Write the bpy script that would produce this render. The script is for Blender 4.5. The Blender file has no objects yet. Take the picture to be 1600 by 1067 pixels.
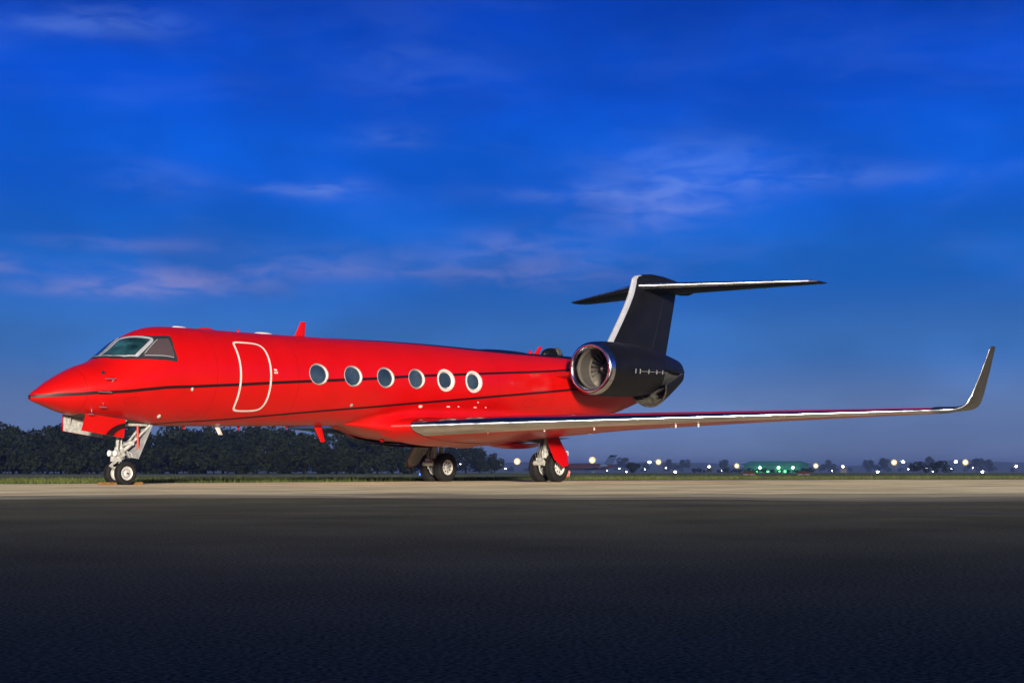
import bpy, bmesh, math, random
import numpy as np
from mathutils import Vector, Matrix

random.seed(7)
rng = np.random.default_rng(7)
scene = bpy.context.scene
COL = scene.collection
R = math.radians

# ------------------------------------------------------------------ camera
CAM = (-18.23, -27.87, 0.29)
CAM_YAW = 51.9
cam_d = bpy.data.cameras.new('camera')
cam = bpy.data.objects.new('camera', cam_d)
COL.objects.link(cam)
cam.location = CAM
cam.rotation_euler = (R(90 + 5.22), 0, R(-CAM_YAW))
cam_d.sensor_width = 36.0
cam_d.lens = 2234.0 / 1600.0 * 36.0
cam_d.clip_start = 0.05
cam_d.clip_end = 30000
scene.camera = cam

# ------------------------------------------------------------------ sky
world = bpy.data.worlds.new('World')
scene.world = world
world.use_nodes = True
wt = world.node_tree
for n in list(wt.nodes):
    wt.nodes.remove(n)

SUN_ELEV = 9.0
SUN_AZ = 44.0        # heading the light travels towards, measured from +Y to +X


def N(tree, kind, **kw):
    n = tree.nodes.new(kind)
    for k, v in kw.items():
        setattr(n, k, v)
    return n


def build_sky():
    t = wt
    L = t.links.new
    tc = N(t, 'ShaderNodeTexCoord')
    nrm = N(t, 'ShaderNodeVectorMath', operation='NORMALIZE')
    L(tc.outputs['Generated'], nrm.inputs[0])
    sep = N(t, 'ShaderNodeSeparateXYZ')
    L(nrm.outputs[0], sep.inputs[0])
    el = N(t, 'ShaderNodeMath', operation='ARCSINE')
    L(sep.outputs['Z'], el.inputs[0])
    el01 = N(t, 'ShaderNodeMapRange')
    el01.inputs['From Min'].default_value = 0
    el01.inputs['From Max'].default_value = R(90)
    L(el.outputs[0], el01.inputs['Value'])
    ramp = N(t, 'ShaderNodeValToRGB')
    L(el01.outputs[0], ramp.inputs[0])
    cr = ramp.color_ramp
    cr.interpolation = 'EASE'
    stops = [(0.0, (0.205, 0.275, 0.480)), (2.0, (0.145, 0.240, 0.490)), (5.0, (0.040, 0.172, 0.525)),
             (8.0, (0.006, 0.132, 0.590)), (12.0, (0.0002, 0.108, 0.700)), (15.5, (0.0001, 0.078, 0.640)),
             (19.0, (0.0001, 0.048, 0.460)), (30.0, (0.0020, 0.022, 0.150)), (55.0, (0.004, 0.014, 0.062)), (90.0, (0.005, 0.012, 0.045))]
    cr.elements[0].position = 0
    cr.elements[0].color = (*stops[0][1], 1)
    cr.elements[1].position = 1
    cr.elements[1].color = (*stops[-1][1], 1)
    for e, c in stops[1:-1]:
        s = cr.elements.new(e / 90.0)
        s.color = (*c, 1)
    # thin cloud streaks on a sheet high above: direction divided by height
    az = N(t, 'ShaderNodeMath', operation='ARCTAN2')
    L(sep.outputs['X'], az.inputs[0])
    L(sep.outputs['Y'], az.inputs[1])
    comb = N(t, 'ShaderNodeCombineXYZ')
    L(az.outputs[0], comb.inputs['X'])
    L(el.outputs[0], comb.inputs['Y'])

    def noise(scale_xyz, detail, rough, dist, seed):
        mp = N(t, 'ShaderNodeMapping')
        mp.inputs['Scale'].default_value = scale_xyz
        mp.inputs['Location'].default_value = (seed, seed * .7, 0)
        L(comb.outputs[0], mp.inputs[0])
        nz = N(t, 'ShaderNodeTexNoise')
        nz.inputs['Scale'].default_value = 1
        nz.inputs['Detail'].default_value = detail
        nz.inputs['Roughness'].default_value = rough
        nz.inputs['Distortion'].default_value = dist
        L(mp.outputs[0], nz.inputs['Vector'])
        return nz.outputs['Fac']

    def rng_node(val, a, b, c, d, smooth=True):
        m = N(t, 'ShaderNodeMapRange')
        if smooth:
            m.interpolation_type = 'SMOOTHSTEP'
        m.inputs['From Min'].default_value = a
        m.inputs['From Max'].default_value = b
        m.inputs['To Min'].default_value = c
        m.inputs['To Max'].default_value = d
        L(val, m.inputs['Value'])
        return m.outputs[0]

    def mul(a, b):
        m = N(t, 'ShaderNodeMath', operation='MULTIPLY')
        for k, q in enumerate((a, b)):
            if isinstance(q, (int, float)):
                m.inputs[k].default_value = q
            else:
                L(q, m.inputs[k])
        return m.outputs[0]

    def add(a, b):
        m = N(t, 'ShaderNodeMath', operation='ADD')
        L(a, m.inputs[0])
        L(b, m.inputs[1])
        return m.outputs[0]

    # individual cloud banks of the evening sky: (azimuth, elevation, half width, half height, strength), degrees
    warp = noise((26, 80, 1), 6, .52, .5, 3.1)
    banks = [(38.6, 7.45, 3.6, 0.55, .85), (35.5, 7.0, 3.0, .30, .55), (37.0, 8.8, 4.2, 0.28, .38), (32.2, 7.9, .9, .35, .7),
             (45.0, 7.95, 5.0, 0.32, .42), (45.0, 8.5, 3.0, .4, .30), (53.0, 8.1, 4.0, .7, .58), (51.5, 9.2, 3.0, .5, .42),
             (44.6, 11.2, 1.5, 0.45, .62), (42.8, 11.15, 1.4, .22, .5), (58.0, 11.2, 3.2, .9, .62), (55.0, 11.1, 4.0, .30, .5), (58.5, 10.5, 2.6, .3, .5),
             (47.0, 13.3, 1.3, .5, .45), (62.5, 11.6, 4.0, .5, .42), (36.0, 17.2, 2.6, .55, .55),
             (59.5, 12.6, 3.6, .7, .35), (33.5, 16.8, 1.6, .3, .35), (67.0, 11.4, 4.0, .4, .26),
             (56.5, 9.9, 2.4, .5, .35), (38.0, 11.3, 2.0, .6, .3), (48.0, 15.8, 4.0, 1.2, .18)]
    acc = None
    for a0, e0, wa, we, st in banks:
        dx = N(t, 'ShaderNodeMath', operation='SUBTRACT')
        L(az.outputs[0], dx.inputs[0])
        dx.inputs[1].default_value = R(a0)
        dy = N(t, 'ShaderNodeMath', operation='SUBTRACT')
        L(el.outputs[0], dy.inputs[0])
        dy.inputs[1].default_value = R(e0)
        xx = mul(dx.outputs[0], 1 / R(wa))
        yy = mul(dy.outputs[0], 1 / R(we))
        d2 = add(mul(xx, xx), mul(yy, yy))
        ng = mul(d2, -1.0)
        ex = N(t, 'ShaderNodeMath', operation='EXPONENT')
        L(ng, ex.inputs[0])
        v = mul(ex.outputs[0], st)
        acc = v if acc is None else add(acc, v)
    # the same kind of cloud goes on round the rest of the sky
    band = rng_node(el.outputs[0], R(5), R(9), 0, 1)
    band2 = rng_node(el.outputs[0], R(14), R(30), 1, .3)
    behind = N(t, 'ShaderNodeMath', operation='SUBTRACT')
    L(az.outputs[0], behind.inputs[0])
    behind.inputs[1].default_value = R(CAM_YAW)
    cosb = N(t, 'ShaderNodeMath', operation='COSINE')
    L(behind.outputs[0], cosb.inputs[0])
    away = rng_node(cosb.outputs[0], .85, .95, 1, .12)
    gen = mul(mul(mul(band, band2), rng_node(noise((9, 30, 1), 4, .55, .4, 11.3), .45, .75, 0, .8)), away)
    tex = rng_node(warp, .30, .66, .18, 1.2)
    cloud = N(t, 'ShaderNodeMath', operation='MINIMUM')
    L(add(mul(mul(acc, tex), .86), gen), cloud.inputs[0])
    cloud.inputs[1].default_value = .85
    soft = noise((6, 14, 1), 3, .5, .2, 5.5)
    softm = rng_node(soft, .35, .7, -.12, .14)
    ccol = N(t, 'ShaderNodeValToRGB')
    L(el01.outputs[0], ccol.inputs[0])
    ccol.color_ramp.elements[0].position = 7.4 / 90
    ccol.color_ramp.elements[0].color = (.205, .235, .590, 1)
    ccol.color_ramp.elements[1].position = 11.5 / 90
    ccol.color_ramp.elements[1].color = (.100, .220, .760, 1)
    mx = N(t, 'ShaderNodeMix', data_type='RGBA')
    L(cloud.outputs[0], mx.inputs[0])
    L(ramp.outputs[0], mx.inputs[6])
    L(ccol.outputs[0], mx.inputs[7])
    br = N(t, 'ShaderNodeMath', operation='ADD')
    L(softm, br.inputs[0])
    br.inputs[1].default_value = 1.0
    sc = N(t, 'ShaderNodeVectorMath', operation='SCALE')
    L(mx.outputs[2], sc.inputs[0])
    L(br.outputs[0], sc.inputs['Scale'])
    # faint twilight from the physical sky on top
    nish = N(t, 'ShaderNodeTexSky', sky_type='NISHITA')
    nish.sun_disc = False
    nish.sun_elevation = R(SUN_ELEV)
    nish.sun_rotation = R(180 + SUN_AZ)
    bg1 = N(t, 'ShaderNodeBackground')
    L(sc.outputs[0], bg1.inputs[0])
    bg1.inputs[1].default_value = 0.425
    bg2 = N(t, 'ShaderNodeBackground')
    L(nish.outputs[0], bg2.inputs[0])
    bg2.inputs[1].default_value = 0.0002
    ad = N(t, 'ShaderNodeAddShader')
    L(bg1.outputs[0], ad.inputs[0])
    L(bg2.outputs[0], ad.inputs[1])
    out = N(t, 'ShaderNodeOutputWorld')
    L(ad.outputs[0], out.inputs['Surface'])


build_sky()

# ------------------------------------------------------------------ sun
sun_d = bpy.data.lights.new('sun', 'SUN')
sun_d.energy = 5.0
sun_d.angle = R(5.0)
sun_d.color = (1.0, 0.90, 0.74)
sun = bpy.data.objects.new('sun', sun_d)
COL.objects.link(sun)
_sd = Vector((math.sin(R(SUN_AZ)) * math.cos(R(SUN_ELEV)), math.cos(R(SUN_AZ)) * math.cos(R(SUN_ELEV)), -math.sin(R(SUN_ELEV))))
sun.rotation_euler = _sd.to_track_quat('-Z', 'Y').to_euler()
sun.location = (0, -60, 40)

# ------------------------------------------------------------------ exposure
scene.view_settings.view_transform = 'Standard'
scene.view_settings.look = 'None'
scene.view_settings.exposure = 1.15
scene.view_settings.gamma = 1.0
scene.render.resolution_x = 1024
scene.render.resolution_y = 682
scene.cycles.max_bounces = 8
scene.cycles.transparent_max_bounces = 8

# ------------------------------------------------------------------ materials
MATS = {}


def mat(name, color, rough=.5, metal=0.0, coat=0.0, spec=.5, emit=None, estr=0.0, noise=None, bump=None, coat_rough=.05):
    """noise = (scale, amount[, detail]) varies the base colour; bump = (scale, strength, distance)"""
    m = bpy.data.materials.new(name)
    m.use_nodes = True
    t = m.node_tree
    b = t.nodes['Principled BSDF']
    b.inputs['Base Color'].default_value = (*color, 1)
    b.inputs['Roughness'].default_value = rough
    b.inputs['Metallic'].default_value = metal
    b.inputs['Coat Weight'].default_value = coat
    b.inputs['Coat Roughness'].default_value = coat_rough
    b.inputs['Specular IOR Level'].default_value = spec
    if emit:
        b.inputs['Emission Color'].default_value = (*emit, 1)
        b.inputs['Emission Strength'].default_value = estr
    tc = None
    if noise or bump:
        tc = N(t, 'ShaderNodeTexCoord')
    if noise:
        nz = N(t, 'ShaderNodeTexNoise')
        nz.inputs['Scale'].default_value = noise[0]
        nz.inputs['Detail'].default_value = noise[2] if len(noise) > 2 else 4
        t.links.new(tc.outputs['Object'], nz.inputs['Vector'])
        mr = N(t, 'ShaderNodeMapRange')
        mr.inputs['From Min'].default_value = .3
        mr.inputs['From Max'].default_value = .7
        mr.inputs['To Min'].default_value = 1 - noise[1]
        mr.inputs['To Max'].default_value = 1 + noise[1]
        t.links.new(nz.outputs['Fac'], mr.inputs['Value'])
        sc = N(t, 'ShaderNodeVectorMath', operation='SCALE')
        sc.inputs[0].default_value = color
        t.links.new(mr.outputs[0], sc.inputs['Scale'])
        t.links.new(sc.outputs[0], b.inputs['Base Color'])
        mr2 = N(t, 'ShaderNodeMapRange')
        mr2.inputs['From Min'].default_value = .3
        mr2.inputs['From Max'].default_value = .7
        mr2.inputs['To Min'].default_value = max(rough - .06, .02)
        mr2.inputs['To Max'].default_value = min(rough + .06, 1)
        t.links.new(nz.outputs['Fac'], mr2.inputs['Value'])
        t.links.new(mr2.outputs[0], b.inputs['Roughness'])
    if bump:
        nz = N(t, 'ShaderNodeTexNoise')
        nz.inputs['Scale'].default_value = bump[0]
        nz.inputs['Detail'].default_value = 3
        t.links.new(tc.outputs['Object'], nz.inputs['Vector'])
        bp = N(t, 'ShaderNodeBump')
        bp.inputs['Strength'].default_value = bump[1]
        bp.inputs['Distance'].default_value = bump[2]
        t.links.new(nz.outputs['Fac'], bp.inputs['Height'])
        t.links.new(bp.outputs[0], b.inputs['Normal'])
    MATS[name] = m
    return m


mat('red', (0.35, 0.0016, 0.0010), rough=.36, coat=.12, coat_rough=.06, noise=(1.3, .05), spec=.20)
mat('black_paint', (0.0042, 0.004, 0.0044), rough=.42, coat=.0, noise=(2.0, .2), spec=0.13)
mat('stripe', (0.014, 0.002, 0.003), rough=.5, spec=.2)
mat('white_paint', (0.46, 0.40, 0.375), rough=.4)
mat('chrome', (0.50, 0.53, 0.58), rough=.16, metal=1.0, noise=(3.0, .06))
mat('fin_edge', (0.30, 0.31, 0.35), rough=.36, metal=.25, noise=(4.0, .06))
mat('brushed', (0.60, 0.60, 0.62), rough=.30, metal=1, noise=(6.0, .1))
mat('silver', (0.55, 0.57, 0.62), rough=.38, metal=.6)
mat('gear_paint', (0.29, 0.285, 0.265), rough=.42, noise=(14.0, .35))
mat('gear_grey', (0.20, 0.20, 0.205), rough=.5, noise=(7.0, .2))
mat('gear_dark', (0.035, 0.034, 0.033), rough=.6)
mat('oleo', (0.8, 0.8, 0.8), rough=.12, metal=1)
mat('rubber', (0.010, 0.0095, 0.0095), rough=.75, noise=(14.0, .25), bump=(60, .2, .01), spec=0.15)
mat('hub', (0.40, 0.385, 0.36), rough=.4, noise=(10.0, .12))
mat('hub_dark', (0.02, 0.02, 0.02), rough=.7)
mat('brake_red', (0.30, 0.03, 0.02), rough=.5)
mat('glass_cockpit', (0.010, 0.040, 0.052), rough=.04, spec=.9, noise=(2.6, .75, 2))  # teal base and mottling stand in for sky and cloud reflections
mat('glass_cabin', (0.020, 0.031, 0.034), rough=.06, spec=1.0, noise=(1.7, .5, 2))
mat('glass_smoke', (0.050, 0.036, 0.040), rough=.12, spec=.6)
mat('seal', (0.010, 0.011, 0.016), rough=.55)
mat('duct', (0.17, 0.155, 0.12), rough=.42, metal=.5)
mat('duct_lining', (0.045, 0.040, 0.037), rough=.6)
mat('fan_metal', (0.20, 0.18, 0.165), rough=.38, metal=.7)
mat('fan_back', (0.012, 0.011, 0.011), rough=.8)
mat('bay', (0.05, 0.045, 0.04), rough=.8)
mat('reverser', (0.075, 0.07, 0.06), rough=.5, metal=.5, noise=(8.0, .5))
mat('lamp_lens', (0.7, 0.7, 0.7), rough=.1, spec=.8)
mat('chock', (0.16, 0.075, 0.015), rough=.7, noise=(12.0, .3))
mat('pale_plate', (0.55, 0.42, 0.38), rough=.45)
mat('oval', (0.20, 0.19, 0.175), rough=.4, noise=(30, .3))


# ------------------------------------------------------------------ mesh helpers
class MB:
    def __init__(self):
        self.v = []
        self.f = []

    def add(self, vs, fs):
        o = len(self.v)
        self.v += [tuple(map(float, p)) for p in vs]
        self.f += [tuple(i + o for i in q) for q in fs]
        return self

    def grid(self, rows, close_u=False, close_v=False, flip=False):
        """rows: list of equal length lists of points"""
        nu, nv = len(rows), len(rows[0])
        vs = [p for r_ in rows for p in r_]
        fs = []
        for i in range(nu - (0 if close_u else 1)):
            for j in range(nv - (0 if close_v else 1)):
                a = i * nv + j
                b = i * nv + (j + 1) % nv
                c = ((i + 1) % nu) * nv + (j + 1) % nv
                d = ((i + 1) % nu) * nv + j
                fs.append((a, d, c, b) if flip else (a, b, c, d))
        return self.add(vs, fs)

    def ring_cap(self, ring, flip=False):
        idx = list(range(len(ring)))
        return self.add(ring, [tuple(reversed(idx)) if flip else tuple(idx)])

    def box(self, c, s, rot=None, taper=1.0):
        x, y, z = (q / 2 for q in s)
        P = [Vector((sx * x * (taper if sz > 0 else 1), sy * y * (taper if sz > 0 else 1), sz * z))
             for sz in (-1, 1) for sy in (-1, 1) for sx in (-1, 1)]
        M = rot if rot is not None else Matrix.Identity(3)
        P = [M @ p + Vector(c) for p in P]
        return self.add(P, [(0, 2, 3, 1), (4, 5, 7, 6), (0, 1, 5, 4), (2, 6, 7, 3), (0, 4, 6, 2), (1, 3, 7, 5)])

    def tube(self, pts, rad, n=12, caps=True):
        pts = [Vector(p) for p in pts]
        if isinstance(rad, (int, float)):
            rad = [rad] * len(pts)
        up = Vector((0, 0, 1))
        rows = []
        a = None
        for i, p in enumerate(pts):
            t = (pts[min(i + 1, len(pts) - 1)] - pts[max(i - 1, 0)]).normalized()
            if a is None:
                a = t.cross(up)
                if a.length < 1e-3:
                    a = t.cross(Vector((1, 0, 0)))
                a.normalize()
            else:
                a = (a - t * a.dot(t)).normalized()
            b = t.cross(a)
            rows.append([p + (a * math.cos(k / n * math.tau) + b * math.sin(k / n * math.tau)) * rad[i] for k in range(n)])
        self.grid(rows, close_v=True)
        if caps:
            self.ring_cap(rows[0], True)
            self.ring_cap(rows[-1])
        return self

    def lathe(self, prof, org, axis, n=48, a0=0.0, a1=math.tau, ref=None):
        """prof: (along, radius); full turn or an arc"""
        ax = Vector(axis).normalized()
        u = Vector(ref) if ref is not None else Vector((0, 0, 1))
        u = u - ax * u.dot(ax)
        if u.length < .2:
            u = Vector((1, 0, 0)) - ax * ax.x
        u.normalize()
        w = ax.cross(u)
        full = abs(a1 - a0 - math.tau) < 1e-6
        m = n if full else n + 1
        rows = []
        for s, r_ in prof:
            rows.append([Vector(org) + ax * s + (u * math.cos(a0 + (a1 - a0) * k / n) + w * math.sin(a0 + (a1 - a0) * k / n)) * r_ for k in range(m)])
        return self.grid(rows, close_v=full)

    def prism(self, poly, d):
        """poly: 3D polygon, extruded by vector d"""
        n = len(poly)
        d = Vector(d)
        P = [Vector(p) for p in poly]
        self.add(P + [p + d for p in P], [tuple(range(n))[::-1], tuple(range(n, 2 * n))] + [(i, (i + 1) % n, n + (i + 1) % n, n + i) for i in range(n)])
        return self

    def mirror_y(self):
        m = MB()
        m.v = [(x, -y, z) for x, y, z in self.v]
        m.f = [tuple(reversed(q)) for q in self.f]
        return m

    def mesh(self, name, mats, smooth=True, fix=True, angle=40):
        me = bpy.data.meshes.new(name)
        me.from_pydata(self.v, [], self.f)
        if fix:
            bm = bmesh.new()
            bm.from_mesh(me)
            bmesh.ops.remove_doubles(bm, verts=bm.verts, dist=1e-5)
            bmesh.ops.recalc_face_normals(bm, faces=bm.faces)
            bm.to_mesh(me)
            bm.free()
        for m in (mats if isinstance(mats, (list, tuple)) else [mats]):
            me.materials.append(MATS[m] if isinstance(m, str) else m)
        if smooth:
            me.shade_smooth()
            if angle:
                me.set_sharp_from_angle(angle=R(angle))
        return me

    def build(self, name, mats, parent=None, smooth=True, fix=True, angle=40):
        return link(name, self.mesh(name, mats, smooth, fix, angle), parent)


def link(name, data, parent=None):
    o = bpy.data.objects.new(name, data)
    COL.objects.link(o)
    if parent is not None:
        o.parent = parent
    return o


def empty(name, loc=(0, 0, 0), rz=0.0):
    o = bpy.data.objects.new(name, None)
    COL.objects.link(o)
    o.location = loc
    o.rotation_euler = (0, 0, rz)
    o.empty_display_size = .3
    return o


def tag(o, label, cat, group=None):
    o['label'] = label
    o['category'] = cat
    if group:
        o['group'] = group
    return o


def structure(o):
    o['kind'] = 'structure'
    return o


def stuff(o, label=None, cat=None):
    o['kind'] = 'stuff'
    if label:
        o['label'] = label
    if cat:
        o['category'] = cat
    return o


def copy_tree(o, parent=None):
    c = o.copy()
    COL.objects.link(c)
    c.parent = parent
    for ch in list(o.children):
        copy_tree(ch, c)
    return c


def polar(bearing, dist, z=0.0):
    """a place on the airfield: compass bearing (degrees from +Y towards +X) and metres from the photographer's spot"""
    return Vector((CAM[0] + math.sin(R(bearing)) * dist, CAM[1] + math.cos(R(bearing)) * dist, z))


# ================================================================== THE GROUND
def ground_material():
    m = bpy.data.materials.new('asphalt')
    m.use_nodes = True
    t = m.node_tree
    L = t.links.new
    b = t.nodes['Principled BSDF']
    tc = N(t, 'ShaderNodeTexCoord')
    n1 = N(t, 'ShaderNodeTexNoise')
    n1.inputs['Scale'].default_value = 95
    n1.inputs['Detail'].default_value = 5
    n1.inputs['Roughness'].default_value = .65
    L(tc.outputs['Object'], n1.inputs['Vector'])
    n2 = N(t, 'ShaderNodeTexNoise')
    n2.inputs['Scale'].default_value = .9
    n2.inputs['Detail'].default_value = 6
    L(tc.outputs['Object'], n2.inputs['Vector'])
    vo = N(t, 'ShaderNodeTexVoronoi')
    vo.inputs['Scale'].default_value = 70
    L(tc.outputs['Object'], vo.inputs['Vector'])
    r1 = N(t, 'ShaderNodeValToRGB')
    r1.color_ramp.elements[0].position = .35
    r1.color_ramp.elements[0].color = (.031, .030, .019, 1)
    r1.color_ramp.elements[1].position = .72
    r1.color_ramp.elements[1].color = (.275, .262, .172, 1)
    L(n1.outputs['Fac'], r1.inputs[0])
    mr = N(t, 'ShaderNodeMapRange')
    mr.inputs['From Min'].default_value = .3
    mr.inputs['From Max'].default_value = .7
    mr.inputs['To Min'].default_value = .80
    mr.inputs['To Max'].default_value = 1.22
    L(n2.outputs['Fac'], mr.inputs['Value'])
    sc = N(t, 'ShaderNodeVectorMath', operation='SCALE')
    L(r1.outputs[0], sc.inputs[0])
    L(mr.outputs[0], sc.inputs['Scale'])
    L(sc.outputs[0], b.inputs['Base Color'])
    b.inputs['Roughness'].default_value = .9
    b.inputs['Specular IOR Level'].default_value = .01
    bp = N(t, 'ShaderNodeBump')
    bp.inputs['Strength'].default_value = .3
    bp.inputs['Distance'].default_value = .006
    mixh = N(t, 'ShaderNodeMath', operation='ADD')
    L(n1.outputs['Fac'], mixh.inputs[0])
    L(vo.outputs['Distance'], mixh.inputs[1])
    L(mixh.outputs[0], bp.inputs['Height'])
    L(bp.outputs[0], b.inputs['Normal'])
    MATS['asphalt'] = m

    m = bpy.data.materials.new('lit_concrete')  # pale warm colour paints the pool of light under the jet
    m.use_nodes = True
    t = m.node_tree
    L = t.links.new
    b = t.nodes['Principled BSDF']
    tc = N(t, 'ShaderNodeTexCoord')
    mp = N(t, 'ShaderNodeMapping')
    mp.inputs['Rotation'].default_value = (0, 0, R(CAM_YAW))
    mp.inputs['Scale'].default_value = (.05, .55, 1)
    L(tc.outputs['Object'], mp.inputs[0])
    n1 = N(t, 'ShaderNodeTexNoise')
    n1.inputs['Scale'].default_value = 1.0
    n1.inputs['Detail'].default_value = 6
    n1.inputs['Roughness'].default_value = .6
    L(mp.outputs[0], n1.inputs['Vector'])
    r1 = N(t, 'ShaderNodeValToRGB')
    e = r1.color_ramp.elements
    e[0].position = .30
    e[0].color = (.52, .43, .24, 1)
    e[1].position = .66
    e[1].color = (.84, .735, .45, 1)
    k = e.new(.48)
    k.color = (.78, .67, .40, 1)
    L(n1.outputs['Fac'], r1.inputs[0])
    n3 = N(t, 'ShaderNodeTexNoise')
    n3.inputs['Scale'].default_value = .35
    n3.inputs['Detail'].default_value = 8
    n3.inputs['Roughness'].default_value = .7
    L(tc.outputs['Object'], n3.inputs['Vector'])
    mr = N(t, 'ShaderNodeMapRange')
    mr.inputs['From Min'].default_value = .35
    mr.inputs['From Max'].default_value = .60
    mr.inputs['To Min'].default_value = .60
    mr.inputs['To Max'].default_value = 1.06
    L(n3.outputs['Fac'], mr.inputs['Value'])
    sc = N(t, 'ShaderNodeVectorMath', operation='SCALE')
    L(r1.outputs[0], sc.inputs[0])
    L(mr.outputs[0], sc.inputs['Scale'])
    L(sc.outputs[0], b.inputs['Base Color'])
    b.inputs['Roughness'].default_value = .8
    b.inputs['Specular IOR Level'].default_value = .02
    MATS['lit_concrete'] = m


ground_material()
mat('field', (0.062, 0.078, 0.026), rough=.9, noise=(.35, .5, 6), spec=.1)
mat('far_pavement', (0.20, 0.20, 0.20), rough=.8, noise=(.2, .2), spec=.15)
mat('shoulder', (0.16, 0.13, 0.085), rough=.9, noise=(1.2, .5), spec=.1)
mat('tar', (0.012, 0.012, 0.013), rough=.5)
mat('hill', (0.035, 0.050, 0.035), rough=.95, noise=(.02, .3), spec=.05)


def sheet(name, poly, z, m):
    b = MB()
    b.add([(x, y, z) for x, y in poly], [tuple(range(len(poly)))])
    return structure(b.build(name, m, smooth=False))


# the airfield: one sheet out to the horizon
b = MB()
gl = [-3000, -2000, -1200, -700, -400, -250] + list(range(-160, 420, 20)) + [450, 520, 600, 700, 850, 1000, 1250, 1600, 2000, 2500, 3100, 3800, 4500, 5200]
b.grid([[(x_, y_, -.012) for x_ in gl] for y_ in gl])
structure(b.build('ground', 'field', smooth=False))
vd = Vector((math.sin(R(CAM_YAW)), math.cos(R(CAM_YAW))))      # view direction; the painted light pool's near edge runs across it
rd = Vector((math.cos(R(CAM_YAW)), -math.sin(R(CAM_YAW))))


def pr(depth, lat):
    p = Vector(CAM[:2]) + vd * depth + rd * lat
    return (p.x, p.y)


far_edge = [(-90, 9.5), (-30, 5.6), (0, 4.3), (10, 3.6), (20, 3.0), (28, 1.8), (34, -2.5), (40, -9), (52, -22), (90, -62), (170, -150)]
jr = random.Random(11)
pool_edge = [pr(18.4 + .6 * math.sin(i * .21) + .5 * math.sin(i * .53 + 1) + jr.uniform(-.55, .55), -45 + i * .7) for i in range(172)]  # ragged near edge of the painted pool of light
sheet('lit_concrete_apron', far_edge + [(120, -190)] + pool_edge[::-1] + [pr(18.5, -80)], -.004, 'lit_concrete')
sheet('asphalt_apron', [pr(18.5, -80)] + pool_edge + [(120, -190), (0, -260), (-220, -160), (-200, -20)], 0.0, 'asphalt')
# worn shoulder between the concrete and the grass on the right, and the far taxiway
sh = [(20, 3.1), (28, 1.9), (34, -2.4), (40, -8.9), (52, -21.9), (90, -61.9), (170, -149.9)]
sheet('gravel_shoulder', sh + [(190, -140), (108, -52), (66, -12), (50, 2), (40, 7), (30, 7.5)], -.008, 'shoulder')
sheet('far_taxiway', [tuple(polar(a, d)[:2]) for a, d in ((20, 150), (52, 118), (56, 118), (56, 128), (52, 130), (20, 175))], -.006, 'far_pavement')
mat('light_falloff_inner', (0.42, 0.37, 0.25), rough=.9, noise=(.5, .35, 8), spec=.01)  # in-between tones on two strips paint the light's falloff towards the camera
mat('light_falloff_outer', (0.26, 0.24, 0.17), rough=.9, noise=(.5, .4, 8), spec=.01)
for nm, mt, d0, amp, zz_ in (('light_falloff_outer', 'light_falloff_outer', 15.2, .7, .0025), ('light_falloff_inner', 'light_falloff_inner', 16.8, .6, .005)):
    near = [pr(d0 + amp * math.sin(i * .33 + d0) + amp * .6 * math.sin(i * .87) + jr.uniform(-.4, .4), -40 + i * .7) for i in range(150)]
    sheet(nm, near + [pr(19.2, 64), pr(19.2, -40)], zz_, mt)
sheet('lit_concrete_lip', pool_edge[8:150] + [pr(21.0, -45 + 149 * .7), pr(21.0, -45 + 8 * .7)], .0075, 'lit_concrete')  # pale strip of the painted light pool, laid over the falloff sheets
for k, (d0, l0, d1, l1, w) in enumerate([(11.5, -6.0, 12.3, 1.5, .035), (10.2, 2.4, 9.9, 5.2, .03), (12.6, 1.5, 13.2, 9.0, .04), (15.2, -2.0, 14.6, 6.5, .05)]):
    b = MB()
    rows = []
    for i in range(15):
        u = i / 14
        d = d0 + (d1 - d0) * u + .12 * math.sin(u * 7 + k) + .05 * math.sin(u * 19 + k)
        l = l0 + (l1 - l0) * u
        ww = w * (.6 + .5 * abs(math.sin(u * 11 + k)))
        rows.append([(*pr(d - ww, l), .004), (*pr(d + ww, l), .004)])
    b.grid(rows)
    structure(b.build('tar_seam', 'tar', smooth=False))

# low far hills
for k, (b0, b1, dist, h, ph) in enumerate([(49, 62, 2600, 24, .4), (61.5, 75, 3000, 26, 2.2), (15, 45, 3400, 24, 4.0)]):
    b = MB()
    rows = []
    for i in range(60):
        u = i / 59
        a = b0 + (b1 - b0) * u
        hh = h * (math.sin(u * math.pi) ** .5) * (.8 + .14 * math.sin(u * 9 + ph) + .06 * math.sin(u * 31 + ph))
        rows.append([polar(a, dist - 250, -1), polar(a, dist - 90, hh * .7), polar(a, dist, hh), polar(a, dist + 200, hh * .5), polar(a, dist + 420, -1)])
    b.grid(rows)
    structure(b.build('hill', 'hill'))

# ================================================================== THE JET
jet = empty('business_jet', (0, 0, 0))
tag(jet, 'glossy red twin-engine business jet with black T-tail and chrome wing edges, parked on the apron', 'airplane')

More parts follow.
